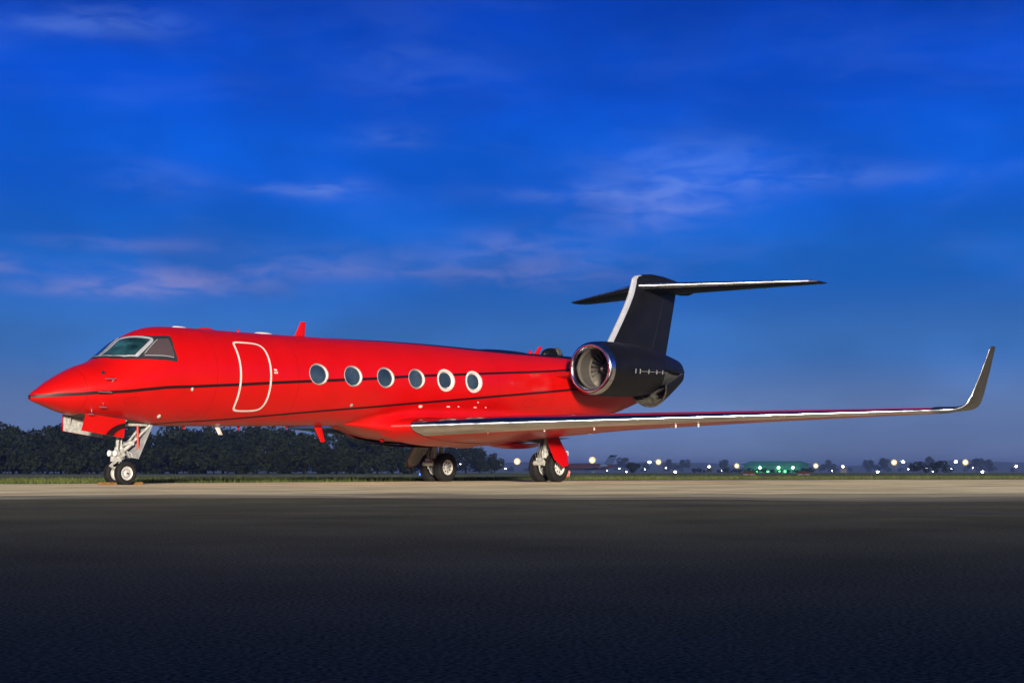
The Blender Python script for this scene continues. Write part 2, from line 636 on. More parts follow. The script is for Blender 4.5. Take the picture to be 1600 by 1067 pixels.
# fuselage stations: x, top, bottom, half width, height of widest point, upper and lower roundness
ST = np.array([
    [0.0, 1.95, 1.93, 0.005, 1.94, 2, 2], [0.08, 2.04, 1.86, 0.11, 1.95, 2, 2], [0.22, 2.13, 1.82, 0.23, 1.96, 2, 2],
    [0.5, 2.32, 1.735, 0.42, 2.0, 2, 2], [0.85, 2.52, 1.63, 0.60, 2.05, 2, 2], [1.2, 2.69, 1.56, 0.76, 2.12, 2, 2],
    [1.64, 2.855, 1.515, 0.91, 2.2, 1.9, 2], [2.0, 3.09, 1.49, 1.01, 2.28, 1.85, 2], [2.32, 3.37, 1.466, 1.07, 2.36, 1.8, 2],
    [2.6, 3.529, 1.445, 1.11, 2.42, 1.82, 2], [2.95, 3.683, 1.418, 1.14, 2.5, 1.88, 2], [3.4, 3.773, 1.395, 1.17, 2.56, 1.95, 2],
    [4.1, 3.807, 1.404, 1.19, 2.61, 2, 2], [5.0, 3.822, 1.421, 1.2, 2.63, 2, 2], [7.3, 3.869, 1.483, 1.2, 2.68, 2, 2],
    [9.5, 3.928, 1.535, 1.2, 2.73, 2, 2], [11.4, 3.994, 1.58, 1.2, 2.79, 2, 2], [13.5, 4.032, 1.62, 1.2, 2.83, 2, 2],
    [16, 4.045, 1.66, 1.2, 2.86, 2, 2], [18, 4.079, 1.70, 1.2, 2.9, 2, 2], [19.5, 4.11, 1.80, 1.19, 2.95, 2, 2],
    [21, 4.12, 1.98, 1.13, 3.05, 2, 2], [22.5, 4.12, 2.24, 1.0, 3.18, 2, 2], [24, 4.11, 2.63, .78, 3.37, 2, 2],
    [25.3, 4.09, 3.05, .52, 3.57, 2, 2], [26.4, 4.05, 3.42, .31, 3.73, 2, 2], [26.8, 4.0, 3.55, .22, 3.78, 2, 2]])


def pchip(xs, ys, x):
    h = np.diff(xs)
    d = np.diff(ys) / h
    m = np.zeros(len(xs))
    m[0], m[-1] = d[0], d[-1]
    for i in range(1, len(xs) - 1):
        if d[i - 1] * d[i] > 0:
            w1 = 2 * h[i] + h[i - 1]
            w2 = h[i] + 2 * h[i - 1]
            m[i] = (w1 + w2) / (w1 / d[i - 1] + w2 / d[i])
    i = np.clip(np.searchsorted(xs, x) - 1, 0, len(xs) - 2)
    t = (x - xs[i]) / h[i]
    return ys[i] * (1 + 2 * t) * (1 - t) ** 2 + h[i] * m[i] * t * (1 - t) ** 2 + ys[i + 1] * t * t * (3 - 2 * t) + h[i] * m[i + 1] * t * t * (t - 1)


def surf(x, ph):
    """point of the fuselage skin; ph = 0 on the crown, negative to port"""
    x = np.atleast_1d(np.asarray(x, float))
    ph = np.atleast_1d(np.asarray(ph, float))
    zt, zb, w, zm, nu, nl = [pchip(ST[:, 0], ST[:, k], x) for k in range(1, 7)]
    c, s = np.cos(ph), np.sin(ph)
    n = np.where(c >= 0, nu, nl)
    hz = np.where(c >= 0, zt - zm, zm - zb)
    y = w * np.sign(s) * np.abs(s) ** (2 / n)
    z = zm + hz * np.sign(c) * np.abs(c) ** (2 / n)
    return np.stack([x + 0 * y, y, z], -1)


def skin(x, ph, off=0.0):
    x = np.atleast_1d(np.asarray(x, float))
    ph = np.atleast_1d(np.asarray(ph, float))
    p = surf(x, ph)
    e = 1e-3
    dx = surf(np.clip(x + e, .001, 26.79), ph) - surf(np.clip(x - e, .001, 26.79), ph)
    dp = surf(x, ph + e) - surf(x, ph - e)
    n = np.cross(dp, dx)
    n /= np.linalg.norm(n, axis=-1)[:, None] + 1e-12
    zm = pchip(ST[:, 0], ST[:, 4], x)
    out = np.stack([0 * x, p[:, 1], p[:, 2] - zm], -1)
    n *= np.sign((n * out).sum(-1))[:, None]
    return p + n * off, n


def patch(poly, off, name, m, parent, step=(.08, .06), both=True, thick=0.0):
    """a panel that follows the skin, outlined in (x, ph)"""
    outs = []
    for sgn in ((1, -1) if both else (1,)):
        bm = bmesh.new()
        vs = [bm.verts.new((p[0], p[1], 0)) for p in poly]
        bm.faces.new(vs)
        bmesh.ops.triangulate(bm, faces=bm.faces[:])
        xs = [p[0] for p in poly]
        ps = [p[1] for p in poly]
        for lo, hi, st, ax in ((min(xs), max(xs), step[0], (1, 0, 0)), (min(ps), max(ps), step[1], (0, 1, 0))):
            k = lo + st
            while k < hi:
                bmesh.ops.bisect_plane(bm, geom=bm.verts[:] + bm.edges[:] + bm.faces[:], plane_co=tuple(q * k for q in ax), plane_no=ax)
                k += st
        co = np.array([v.co[:] for v in bm.verts])
        P, _ = skin(co[:, 0], co[:, 1] * sgn, off)
        for v, p in zip(bm.verts, P):
            v.co = p
        bmesh.ops.recalc_face_normals(bm, faces=bm.faces)
        f0 = max(bm.faces, key=lambda f: f.calc_area())
        c = f0.calc_center_median()
        if f0.normal.dot(Vector((0, c.y, c.z - 2.7))) < 0:
            bmesh.ops.reverse_faces(bm, faces=bm.faces[:])
        me = bpy.data.meshes.new(name)
        bm.to_mesh(me)
        bm.free()
        me.materials.append(MATS[m])
        me.shade_smooth()
        outs.append(link(name, me, parent))
    return outs


def strip(line, hw, off, name, m, parent, both=True, n=160, taper=False):
    line = np.array(line)
    d = np.concatenate([[0], np.cumsum(np.hypot(np.diff(line[:, 0]), np.diff(line[:, 1])))])
    u = np.linspace(0, d[-1], n)
    x = pchip(d, line[:, 0], u)
    ph = pchip(d, line[:, 1], u)
    e = 1e-3
    outs = []
    for sgn in ((1, -1) if both else (1,)):
        k = np.linalg.norm(surf(x, sgn * ph + e) - surf(x, sgn * ph - e), axis=-1) / (2 * e)
        w = hw / np.maximum(k, .02)
        if taper:
            w = w * np.clip((1 - u / d[-1]) * 4, 0.1, 1)
        a, _ = skin(x, sgn * (ph - w), off)
        b_, _ = skin(x, sgn * (ph + w), off)
        m_, _ = skin(x, sgn * ph, off)
        mb = MB()
        mb.grid([[p, q, r_] for p, q, r_ in zip(a, m_, b_)])
        outs.append(mb.build(name, m, parent))
    return outs


# ---- fuselage shell with recessed window pockets
xs = np.concatenate([[.001, .01, .03, .05], np.linspace(.08, 4.2, 90)[0:], np.linspace(4.35, 26.8, 150)])
phs = np.linspace(-math.pi, math.pi, 128, endpoint=False)
b = MB()
rows = [[tuple(p) for p in surf(np.full(len(phs), x), phs)] for x in xs]
b.grid(rows, close_v=True)
b.ring_cap(rows[0], True)
b.ring_cap(rows[-1])
fus_me = b.mesh('fuselage', ['red', 'white_paint'], angle=0)
fus = link('fuselage', fus_me, jet)

WIN = [(7.711, -1.465), (8.970, -1.475), (10.225, -1.485), (11.480, -1.492), (12.735, -1.494), (13.985, -1.494)]
WA, WB = .325, .262


def ellipse_on_skin(x0, ph0, a, bb, off, sgn, n=48):
    p0, nn = skin([x0], [sgn * ph0])
    p0, nn = Vector(p0[0]), Vector(nn[0])
    ex = Vector((1, 0, 0))
    ex = (ex - nn * ex.dot(nn)).normalized()
    ey = nn.cross(ex)
    return [p0 + ex * (a * math.cos(k / n * math.tau)) + ey * (bb * math.sin(k / n * math.tau)) + nn * off for k in range(n)], nn, p0


cut = MB()
for x0, p0 in WIN:
    for sgn in (1, -1):
        lo, nn, _ = ellipse_on_skin(x0, p0, WA, WB, -.062, sgn)
        hi, _, _ = ellipse_on_skin(x0, p0, WA, WB, .12, sgn)
        cut.grid([lo, hi], close_v=True)
        cut.ring_cap(lo)
        cut.ring_cap(hi, True)
cut_o = link('window_cutter', cut.mesh('window_cutter', 'white_paint', smooth=False))
md = fus.modifiers.new('windows', 'BOOLEAN')
md.operation = 'DIFFERENCE'
md.object = cut_o
md.solver = 'EXACT'
try:
    md.material_mode = 'TRANSFER'
except Exception:
    pass
dg = bpy.context.evaluated_depsgraph_get()
dg.update()
new_me = bpy.data.meshes.new_from_object(fus.evaluated_get(dg))
fus.modifiers.clear()
fus.data = new_me
new_me.name = 'fuselage'
new_me.shade_smooth()
new_me.set_sharp_from_angle(angle=R(35))
bpy.data.objects.remove(cut_o)

for i, (x0, p0) in enumerate(WIN):
    for sgn in (1, -1):
        w = None
        # glass pane lies just above the pocket floor
        ring, nn, c = ellipse_on_skin(x0, p0, WA - .026, WB - .026, -.052, sgn)
        g = MB()
        g.add(list(ring) + [c - nn * .049], [(k, (k + 1) % 48, 48) for k in range(48)])
        wide = i >= 4
        fr = MB()
        ro = .060 if wide else .018
        rr = []
        for da, of in ((ro, -.016), (ro, .004), (ro * .6, .008), (0.0, .008), (-.004, .0)):
            q, _, _ = ellipse_on_skin(x0, p0, WA + da, WB + da, 0, sgn)
            row = []
            for p in q:
                # drop the ring onto the curved skin
                hh = (p - c).dot(nn.cross(Vector((1, 0, 0))).normalized())
                row.append(p + nn * (of - hh * hh / 2.4 * (1 if of > -.04 else 0)))
            rr.append(row)
        fr.grid(rr, close_v=True)
        w = fr.build('cabin_window', 'white_paint' if wide else 'gear_grey', jet)
        g.build('window_pane', 'glass_cabin', w)
        rv = MB()
        r0, _, _ = ellipse_on_skin(x0, p0, WA - .003, WB - .003, -.004, sgn)
        r1, _, _ = ellipse_on_skin(x0, p0, WA - (.050 if wide else .024), WB - (.042 if wide else .024), -.048, sgn)
        rv.grid([r0, r1], close_v=True)
        rv.build('window_reveal', 'white_paint', w)
        if wide and sgn > 0:
            w['label'] = 'oval cabin window with a broad white surround'

# ---- livery and cockpit
S1 = [(0.03, -1.35), (0.145, -1.50), (0.593, -1.60), (1.356, -1.69), (2.238, -1.775), (3.584, -1.81), (4.766, -1.765), (6.141, -1.69), (7.741, -1.611), (9.402, -1.533), (11.193, -1.444), (13.424, -1.334), (15.565, -1.208), (17.926, -1.077), (18.846, -1.014), (20.4, -.93), (22.5, -.82)]
S2 = [(3.141, -2.932), (3.6, -2.80), (4.172, -2.725), (4.905, -2.645), (6.02, -2.518), (8.071, -2.324), (10.372, -2.156), (13.484, -1.942), (15.505, -1.795), (17.736, -1.648), (18.766, -1.585), (20.5, -1.48), (22.5, -1.36)]


def split_at_windows(line):
    """the upper stripe is interrupted where a window or its surround sits"""
    L_ = np.array(line)
    segs = []
    cur = 0.03
    for i, (x0, _) in enumerate(WIN):
        pw = WIN[i][1]
        pl = float(pchip(L_[:, 0], L_[:, 1], np.array([x0]))[0])
        ro = .056 if i >= 4 else .014
        ww = (WA + ro) * math.sqrt(max(1 - ((pl - pw) * 1.2 / (WB + ro)) ** 2, .04)) - .004
        segs.append((cur, x0 - ww))
        cur = x0 + ww
    segs.append((cur, 22.4))
    out = []
    for a, c in segs:
        xx = np.concatenate([[a], L_[(L_[:, 0] > a + .05) & (L_[:, 0] < c - .05), 0], [c]])
        out.append([(x, float(pchip(L_[:, 0], L_[:, 1], np.array([x]))[0])) for x in xx])
    return out


for seg in split_at_windows(S1):
    strip(seg, .036, .003, 'upper_stripe', 'stripe', jet, n=90 if seg[-1][0] - seg[0][0] > 3 else 12)
strip(S2, .034, .003, 'lower_stripe', 'stripe', jet)
nz = MB()
rows = [[tuple(q) for q in skin(np.full(32, x), np.linspace(-math.pi, math.pi, 32, endpoint=False), .003)[0]] for x in (.004, .012, .024, .035)]
nz.grid(rows, close_v=True)
nz.ring_cap(rows[0])
nz.build('nose_tip', 'stripe', jet)
# black crown of the rear fuselage
crown = [(9.0, -.02), (9.3, -.16), (10.5, -.26), (12.9, -.34), (15.0, -.41), (17.4, -.44), (18.7, -.47), (20, -.54), (22, -.75), (24, -1.1), (26.0, -1.5), (26.78, -1.57)]
mb = MB()
cx = np.linspace(9.0, 26.78, 110)
cp = pchip(np.array([c[0] for c in crown]), np.array([c[1] for c in crown]), cx)
mb.grid([[tuple(q) for q in skin(np.full(21, x), np.linspace(p, -p, 21), .0035)[0]] for x, p in zip(cx, cp)])
mb.build('black_crown', 'black_paint', jet)

MASK = [(1.70, 0), (1.849, -.516), (2.04, -.78), (2.268, -.965), (2.767, -1.165), (3.185, -1.285), (3.225, -1.25), (3.215, -.988), (3.29, -.690), (3.27, -.655), (2.891, -.56), (2.483, -.212), (2.43, 0)]
patch(MASK, .004, 'windshield_surround', 'seal', jet)
FRAME = [(1.79, -.02), (2.30, -.02), (2.385, -.03), (2.55, -.27), (2.812, -.575), (2.840, -.615), (2.837, -.658), (2.797, -.71), (2.50, -.835), (2.288, -.914), (2.06, -.70), (1.88, -.38)]
GLASS = [(1.865, -.123), (2.318, -.145), (2.52, -.385), (2.735, -.622), (2.50, -.715), (2.258, -.800), (2.11, -.66), (1.96, -.44)]
for fr_, gl in zip(patch(FRAME, .010, 'windshield', 'silver', jet), patch(GLASS, .014, 'windshield_pane', 'glass_cockpit', None)):
    gl.parent = fr_
gc = np.mean(np.array(GLASS), axis=0)
patch([tuple(gc + (np.array(q) - gc) * 1.10) for q in GLASS], .0122, 'windshield_seal', 'seal', jet)
SIDEWIN = [(2.465, -.905), (2.64, -.825), (2.926, -.704), (3.171, -.752), (3.155, -.95), (3.126, -1.176), (2.75, -1.055), (2.448, -.945)]
SIDEFR = [(2.425, -.912), (2.63, -.80), (2.918, -.680), (3.195, -.732), (3.178, -.95), (3.148, -1.205), (2.745, -1.08), (2.425, -.965)]
for fr_, gl in zip(patch(SIDEFR, .008, 'side_cockpit_window', 'gear_dark', jet), patch(SIDEWIN, .012, 'window_pane', 'glass_smoke', None)):
    gl.parent = fr_
strip([(2.470, -.902), (2.64, -.818), (2.926, -.694)], .008, .0135, 'window_trim', 'silver', jet, n=14)
strip([(2.448, -.948), (2.75, -1.06), (3.126, -1.184)], .008, .0135, 'window_trim', 'silver', jet, n=14)

# ---- entry door on the port side: white outline and the panel inside it
DOOR = [(5.065, -.90), (5.075, -.835), (5.13, -.795), (5.27, -.785), (5.60, -.787), (5.83, -.80), (5.96, -.86), (6.02, -.96), (6.045, -1.135), (6.05, -1.376), (6.05, -1.653), (6.05, -1.957), (6.04, -2.12), (5.995, -2.25), (5.90, -2.325), (5.59, -2.345), (5.25, -2.345), (5.13, -2.32), (5.08, -2.25), (5.075, -2.025), (5.075, -1.774), (5.07, -1.528), (5.065, -1.25), (5.065, -1.03)]


def ring_on_skin(poly, hw, off, name, m, parent, sgn=1):
    P = np.array(poly + [poly[0]])
    pts = []
    for a, c in zip(P[:-1], P[1:]):
        for u in np.linspace(0, 1, 5)[:-1]:
            pts.append(a + (c - a) * u)
    pts = np.array(pts)
    for _ in range(6):      # round the corners off
        pts = .5 * pts + .25 * np.roll(pts, 1, 0) + .25 * np.roll(pts, -1, 0)
    sc_ = np.array([1, 1.2])
    tg = (np.roll(pts, -1, 0) - np.roll(pts, 1, 0)) * sc_
    nn = np.stack([tg[:, 1], -tg[:, 0]], -1)
    nn /= np.linalg.norm(nn, axis=1)[:, None]
    a = pts + nn * hw / sc_
    c = pts - nn * hw / sc_
    A, _ = skin(a[:, 0], a[:, 1] * sgn, off)
    B, _ = skin(c[:, 0], c[:, 1] * sgn, off)
    mb_ = MB()
    mb_.grid([[p, q] for p, q in zip(A, B)], close_u=True)
    return mb_.build(name, m, parent)


dr = patch(DOOR, .0022, 'entry_door', 'red', jet, both=False, step=(.1, .1))[0]
dr['label'] = 'red entry door outlined in white'
ring_on_skin(DOOR, .030, .0062, 'door_outline', 'white_paint', dr)
strip([(5.05, -1.753), (6.06, -1.694)], .036, .0046, 'door_stripe', 'stripe', dr, both=False, n=12)
for dx_, dp_ in ((0, -.02), (.0, .04), (.07, -.02), (.05, .035)):
    patch([(6.16 + dx_, -1.475 + dp_), (6.21 + dx_, -1.475 + dp_), (6.21 + dx_, -1.44 + dp_), (6.16 + dx_, -1.44 + dp_)], .004, 'door_placard', 'pale_plate', jet, both=False)


# skin seams and hatch outlines
mat('seam', (0.16, 0.001, 0.002), rough=.5, spec=.2)
for x0, a, c in ((4.35, -.15, -2.9), (7.0, -.3, -2.8), (11.86, -1.85, -2.35), (15.2, -.5, -2.2), (17.9, -.5, -2.5), (20.9, -.65, -2.7), (1.05, -.1, -3.0)):
    for sgn in (1, -1):
        pp = np.linspace(a, c, 40) * sgn
        A, _ = skin(np.full(40, x0 - .006), pp, .0022)
        B, _ = skin(np.full(40, x0 + .006), pp, .0022)
        q = MB()
        q.grid([[u_, v_] for u_, v_ in zip(A, B)])
        q.build('skin_seam', 'seam', jet)
for x0, x1, a, c in ((13.35, 13.75, -2.08, -2.26), (14.55, 14.95, -2.08, -2.26), (3.5, 4.1, -2.35, -2.6), (16.4, 17.2, -1.85, -2.1), (1.9, 2.3, -1.95, -2.2)):
    ring_on_skin([(x0, a), (x1, a), (x1, c), (x0, c)], .006, .0022, 'hatch_outline', 'seam', jet)
# small plates and ports on the skin
def disc_on_skin(x0, ph0, a, bb, off, name, m, th=.006):
    lo, nn, c = ellipse_on_skin(x0, ph0, a, bb, -.004, 1, 20)
    hi, _, _ = ellipse_on_skin(x0, ph0, a * .9, bb * .9, off + th, 1, 20)
    mb_ = MB()
    mb_.grid([lo, hi], close_v=True)
    mb_.ring_cap(hi)
    return mb_.build(name, m, jet)


disc_on_skin(1.456, -.93, .045, .05, .0, 'angle_of_attack_port', 'seal', .02)
disc_on_skin(9.102, -2.151, .05, .05, 0, 'static_port', 'gear_grey')
for x0 in (11.803, 12.994, 14.204):
    disc_on_skin(x0 + .06, -2.156, .085, .045, .0, 'service_plate', 'pale_plate')
for x0, ph0 in ((13.5, -2.13), (13.55, -2.2), (14.75, -2.13), (14.8, -2.2), (14.3, -2.0)):
    disc_on_skin(x0, ph0, .04, .018, .0, 'service_plate', 'pale_plate')
disc_on_skin(3.634, -1.863, .03, .045, 0, 'static_port', 'hub', .02)
disc_on_skin(3.066, -2.549, .035, .06, 0, 'drain_port', 'hub', .03)


def pitot(x0, ph0, ln, name='pitot_probe'):
    (p,), (n,) = skin([x0], [ph0])
    p, n = Vector(p), Vector(n)
    mb_ = MB()
    e = p + n * .11
    mb_.tube([p - n * .02, p + n * .05, e + Vector((-.03, 0, 0))], [.028, .024, .017], 10)
    mb_.tube([e + Vector((.03, 0, 0)), e + Vector((-ln * .6, 0, 0)), e + Vector((-ln, 0, 0))], [.018, .016, .009], 10)
    return mb_.build(name, 'oleo', jet)


pitot(1.60, -1.313, .26)
pitot(1.50, -1.69, .34)
pitot(1.46, -2.141, .16)
pitot(1.30, -2.45, .12)

# ---- antennas
def blade(name, x0, x1, xt0, xt1, z0, z1, th, m, y=0.0):
    """swept blade: root chord x0..x1 at z0, tip chord xt0..xt1 at z1"""
    rows_ = []
    for u in (0, .5, .93, 1.0):
        a = x0 + (xt0 - x0) * u
        c = x1 + (xt1 - x1) * u
        t_ = th * (1 - .45 * u) * (1 if u < 1 else .35)
        z = z0 + (z1 - z0) * u
        rows_.append([(a + (c - a) * (.5 - .5 * math.cos(k / 16 * math.tau)), y + t_ * .5 * math.sin(k / 16 * math.tau), z) for k in range(16)])
    mb_ = MB()
    mb_.grid(rows_, close_v=True)
    mb_.ring_cap(rows_[-1])
    return mb_.build(name, m, jet)


blade('blade_antenna', 7.93, 8.32, 8.17, 8.36, 3.86, 4.29, .07, 'red')
blade('blade_antenna', 18.42, 18.72, 18.74, 18.90, 4.05, 4.36, .07, 'red')
blade('blade_antenna', 8.66, 8.98, 8.96, 9.13, 1.57, 1.10, .07, 'red')
blade('blade_antenna', 5.26, 5.42, 5.42, 5.56, 1.46, 1.22, .09, 'white_paint')
blade('drain_mast', 11.15, 11.38, 11.32, 11.44, 1.30, 1.14, .09, 'red')
for x0, zz, hh in ((6.05, 1.49, .10), (4.3, 1.42, .05), (7.7, 1.52, .06), (9.5, 1.55, .05)):
    blade('drain_mast', x0 - .05, x0 + .06, x0, x0 + .05, zz, zz - hh - .03, .06, 'red')


def dome(name, x0, zc, a, bb, h, m, y=0.0):
    mb_ = MB()
    rows_ = [[(x0 + a * math.cos(k / 24 * math.tau) * math.cos(e), y + bb * math.sin(k / 24 * math.tau) * math.cos(e), zc + h * math.sin(e)) for k in range(24)] for e in np.linspace(-.2, 1.5, 8)]
    mb_.grid(rows_, close_v=True)
    mb_.ring_cap(rows_[-1])
    return mb_.build(name, m, jet)


dome('antenna_fairing', 4.95, 3.815, .28, .12, .055, 'red')
dome('dome_antenna', 6.85, 3.855, .30, .14, .050, 'white_paint')
dome('beacon_light', 18.27, 4.06, .085, .07, .14, 'red')
dome('beacon_light', 6.0, 3.84, .04, .04, .08, 'red')
dome('formation_light', 4.05, 3.795, .22, .05, .035, 'white_paint', -.1)
dome('auxiliary_air_inlet', 19.45, 4.10, .55, .20, .25, 'black_paint')
dome('auxiliary_air_inlet', 19.62, 4.16, .22, .17, .215, 'reverser', -.05)

# ---- belly fairing
mb = MB()
# station: x, bottom, top of the blend, half width of the belly, height of the side wall above the bottom
BF = [(9.2, 1.60, 1.72, .22, .03), (9.9, 1.48, 1.80, .58, .09), (10.5, 1.35, 1.92, .86, .18), (11.2, 1.225, 2.06, 1.08, .32), (12.2, 1.155, 2.14, 1.13, .40), (13.5, 1.135, 2.18, 1.15, .42),
      (15.0, 1.15, 2.20, 1.15, .42), (16.2, 1.165, 2.20, 1.14, .42), (17.4, 1.19, 2.18, 1.10, .40), (18.6, 1.36, 2.15, .98, .34), (19.8, 1.66, 2.18, .72, .22), (20.9, 2.0, 2.25, .35, .06)]
BX = np.array([q[0] for q in BF])


def half_width(x, z):
    zt_, zb_, w_, zm_ = [float(pchip(ST[:, 0], ST[:, k], np.array([x]))[0]) for k in range(1, 5)]
    return w_ * math.sqrt(max(1 - ((zm_ - z) / (zm_ - zb_)) ** 2, 1e-6))


rows = []
for x in np.linspace(9.2, 20.9, 90):
    zb, zc, ym, hs = [float(pchip(BX, np.array([q[k] for q in BF]), np.array([x]))[0]) for k in (1, 2, 3, 4)]
    zs = zb + hs
    y1 = half_width(x, zc) + .004
    sl = (half_width(x, zc + .01) - half_width(x, zc - .01)) / .02
    side_ = []
    for u in np.linspace(0, 1, 14):
        h_ = zc - zs
        yv = ym * (1 + 2 * u) * (1 - u) ** 2 + y1 * u * u * (3 - 2 * u) + h_ * sl * u * u * (u - 1)
        side_.append((yv, zs + h_ * u))
    bot_ = [(ym * math.sin(a) ** .8, zs - hs * math.cos(a) ** .8) for a in np.linspace(0, math.pi / 2, 16)]
    half_ = bot_[:-1] + side_
    rows.append([(x, -y_, z_) for y_, z_ in half_[::-1]] + [(x, y_, z_) for y_, z_ in half_[1:]])
mb.grid(rows)
mb.build('belly_fairing', 'red', jet)
for x0, y0, a, hh in ((14.45, -.35, .62, .15), (16.95, -.35, 1.15, .14)):
    mb = MB()
    rows_ = [[(x0 + a * math.cos(k / 28 * math.tau) * math.cos(e), y0 + .5 * math.sin(k / 28 * math.tau) * math.cos(e), 1.15 - hh * math.sin(e)) for k in range(28)] for e in np.linspace(-.2, 1.5, 9)]
    mb.grid(rows_, close_v=True)
    mb.ring_cap(rows_[-1])
    mb.build('belly_blister', 'red', jet)

# ---- wings
def foil(c, tc, upper, camber=.015):
    """thickness of a rounded section at chord fraction c"""
    yt = 5 * tc * (.2969 * math.sqrt(c) - .1260 * c - .3516 * c * c + .2843 * c ** 3 - .1030 * c ** 4)
    yc = camber * 4 * c * (1 - c)
    return yc + (yt if upper else -yt)


def section(le, up, chord, tc, inc=0.0, camber=.015, split=(.05, .08)):
    """returns (leading edge points, upper skin points, lower skin points) of one rib"""
    le = Vector(le)
    up = Vector(up).normalized()
    cx_ = Vector((math.cos(R(inc)), 0, 0)) + Vector((0, 0, -math.sin(R(inc)))) * up.z
    cx_.normalize()

    def pt(c, u):
        return le + cx_ * (c * chord) + up * (foil(c, tc, u, camber) * chord)
    su, sl = split
    nose = [pt(su * (1 - k / 8) ** 2, True) for k in range(9)] + [pt(sl * (k / 9) ** 2, False) for k in range(1, 10)]
    upp = [pt(su + (1 - su) * (k / 18) ** 1.4, True) for k in range(19)]
    low = [pt(sl + (1 - sl) * (k / 18) ** 1.4, False) for k in range(19)]
    return nose, upp, low


def loft_wing(ribs, sub=8):
    """ribs: le, up, chord, tc, inc, camber, split; returns three MBs"""
    dense = []
    for a, c in zip(ribs[:-1], ribs[1:]):
        for k in range(sub):
            u = k / sub
            dense.append(tuple((np.array(p) * (1 - u) + np.array(q) * u) if isinstance(p, tuple) else p * (1 - u) + q * u for p, q in zip(a, c)))
    dense.append(ribs[-1])
    S = [section(tuple(r_[0]), tuple(r_[1]), float(r_[2]), float(r_[3]), float(r_[4]), float(r_[5]), tuple(r_[6])) for r_ in dense]
    out = []
    for k in range(3):
        m_ = MB()
        m_.grid([q[k] for q in S])
        out.append(m_)
    return out, S


def cap_end(mb_, S_end):
    nose, upp, low = S_end
    loop = nose + low[1:] + upp[::-1][:-1]
    mb_.ring_cap(loop)


WING_LE = lambda y: (11.04 + (abs(y) - 1.34) * .7645, 1.565 + (abs(y) - 1.34) * .0365)
ribs = []
for y, ch, tc, inc in ((-1.36, 6.30, .104, 1.9), (-4.5, 4.95, .098, .7), (-8.5, 3.40, .094, -.2), (-12.7, 1.84, .090, -.6)):
    x, z = WING_LE(y)
    ribs.append(((x, y, z), (0, .035, 1), ch, tc, inc, -.006 if y > -3 else .004, (.075 if y > -3 else .045, .090)))
tipribs = []
xt, zt = WING_LE(-12.7)
for (x, y, z), up, ch, tc in (((xt, -12.7, zt), (0, .035, 1), 1.84, .10), ((19.93, -12.95, 1.992), (0, .05, 1), 1.62, .098), ((20.10, -13.22, 2.01), (0, .25, 1), 1.36, .10),
                              ((20.20, -13.40, 2.075), (0, .8, .8), 1.14, .105), ((20.27, -13.52, 2.18), (0, 1, .5), 1.02, .105), ((20.36, -13.63, 2.42), (0, 1, .35), .90, .105),
                              ((20.50, -13.87, 3.08), (0, 1, .33), .64, .11), ((20.62, -14.08, 3.70), (0, 1, .33), .40, .11), ((20.66, -14.10, 3.74), (0, 1, .33), .30, .05)):
    tipribs.append(((x, y, z), up, ch, tc, -1.2, .012, (.045, .05)))
glove = []
for y, ch, tc in ((-.6, 7.1, .112), (-1.0, 6.65, .110), (-1.36, 6.33, .107)):
    x, z = WING_LE(y)
    glove.append(((x - .02, y, z), (0, .035, 1), ch, tc, 1.9, -.006, (.075, .090)))
(gn, gu, gd), G_ = loft_wing(glove, 4)
(wn, wu, wl), S = loft_wing(ribs)
(tn, tu, tl), T = loft_wing(tipribs, 5)
cap_end(tu, T[-1])
mat('winglet', (0.024, 0.024, 0.021), rough=.36, metal=.3, noise=(3.0, .2))
for sgn in (1, -1):
    f_ = (lambda q: q) if sgn > 0 else (lambda q: q.mirror_y())
    wg = MB()
    for q in (wu, wl):
        g = f_(q)
        wg.add(g.v, g.f)
    w_o = wg.build('wing', 'red', jet)
    gv = MB()
    for q in (gn, gu, gd):
        g = f_(q)
        gv.add(g.v, g.f)
    gv.build('wing_root_fairing', 'red', jet)
    f_(wn).build('leading_edge', 'chrome', w_o)
    wl_ = MB()
    for q in (tu, tl):
        g = f_(q)
        wl_.add(g.v, g.f)
    t_o = wl_.build('winglet', 'winglet', jet)
    f_(tn).build('leading_edge', 'chrome', t_o)
    # under-wing fittings
    for yy in (2.75, 4.0, 5.1, 6.9, 7.4):
        x_, z_ = WING_LE(yy)
        mb = MB()
        mb.tube([(x_ + .60, -yy * sgn, z_ - .12), (x_ + .60, -yy * sgn, z_ - .25)], [.03, .022], 8)
        mb.build('fuel_vent', 'white_paint', jet)
mb = MB()
x_, z_ = WING_LE(1.9)
mb.lathe([(0, .0), (0, .20), (.02, .225), (.05, .23)], (13.1, -1.75, 1.205), (0, -.02, 1), 24)
ov = mb.build('access_panel', 'oval', jet)
# ---- fin
FLE = [(3.75, 21.95), (4.30, 22.34), (4.79, 22.67), (5.61, 23.33), (6.07, 23.68), (6.55, 24.00), (6.90, 24.15), (7.18, 24.26), (7.29, 24.44), (7.34, 24.72)]
FTE = [(3.75, 26.22), (4.5, 26.46), (6.74, 27.17), (7.34, 27.30)]


def fin_rib(z, split):
    le = np.interp(z, *zip(*FLE))
    te = np.interp(z, *zip(*FTE))
    c = te - le
    tc = .105 if z < 7.0 else .105 * (1 - (z - 7.0) / .36 * .45)
    sp = .20 / c * split
    pts = lambda cs, s: [(le + cc * c, s * foil(cc, tc, True, 0) * c, z) for cc in cs]
    cn = [sp * (1 - k / 7) ** 2 for k in range(8)]
    cb = [sp + (1 - sp) * (k / 16) ** 1.3 for k in range(17)]
    return pts(cn, -1) + pts(cn[::-1][1:], 1), pts(cb, -1), pts(cb, 1)


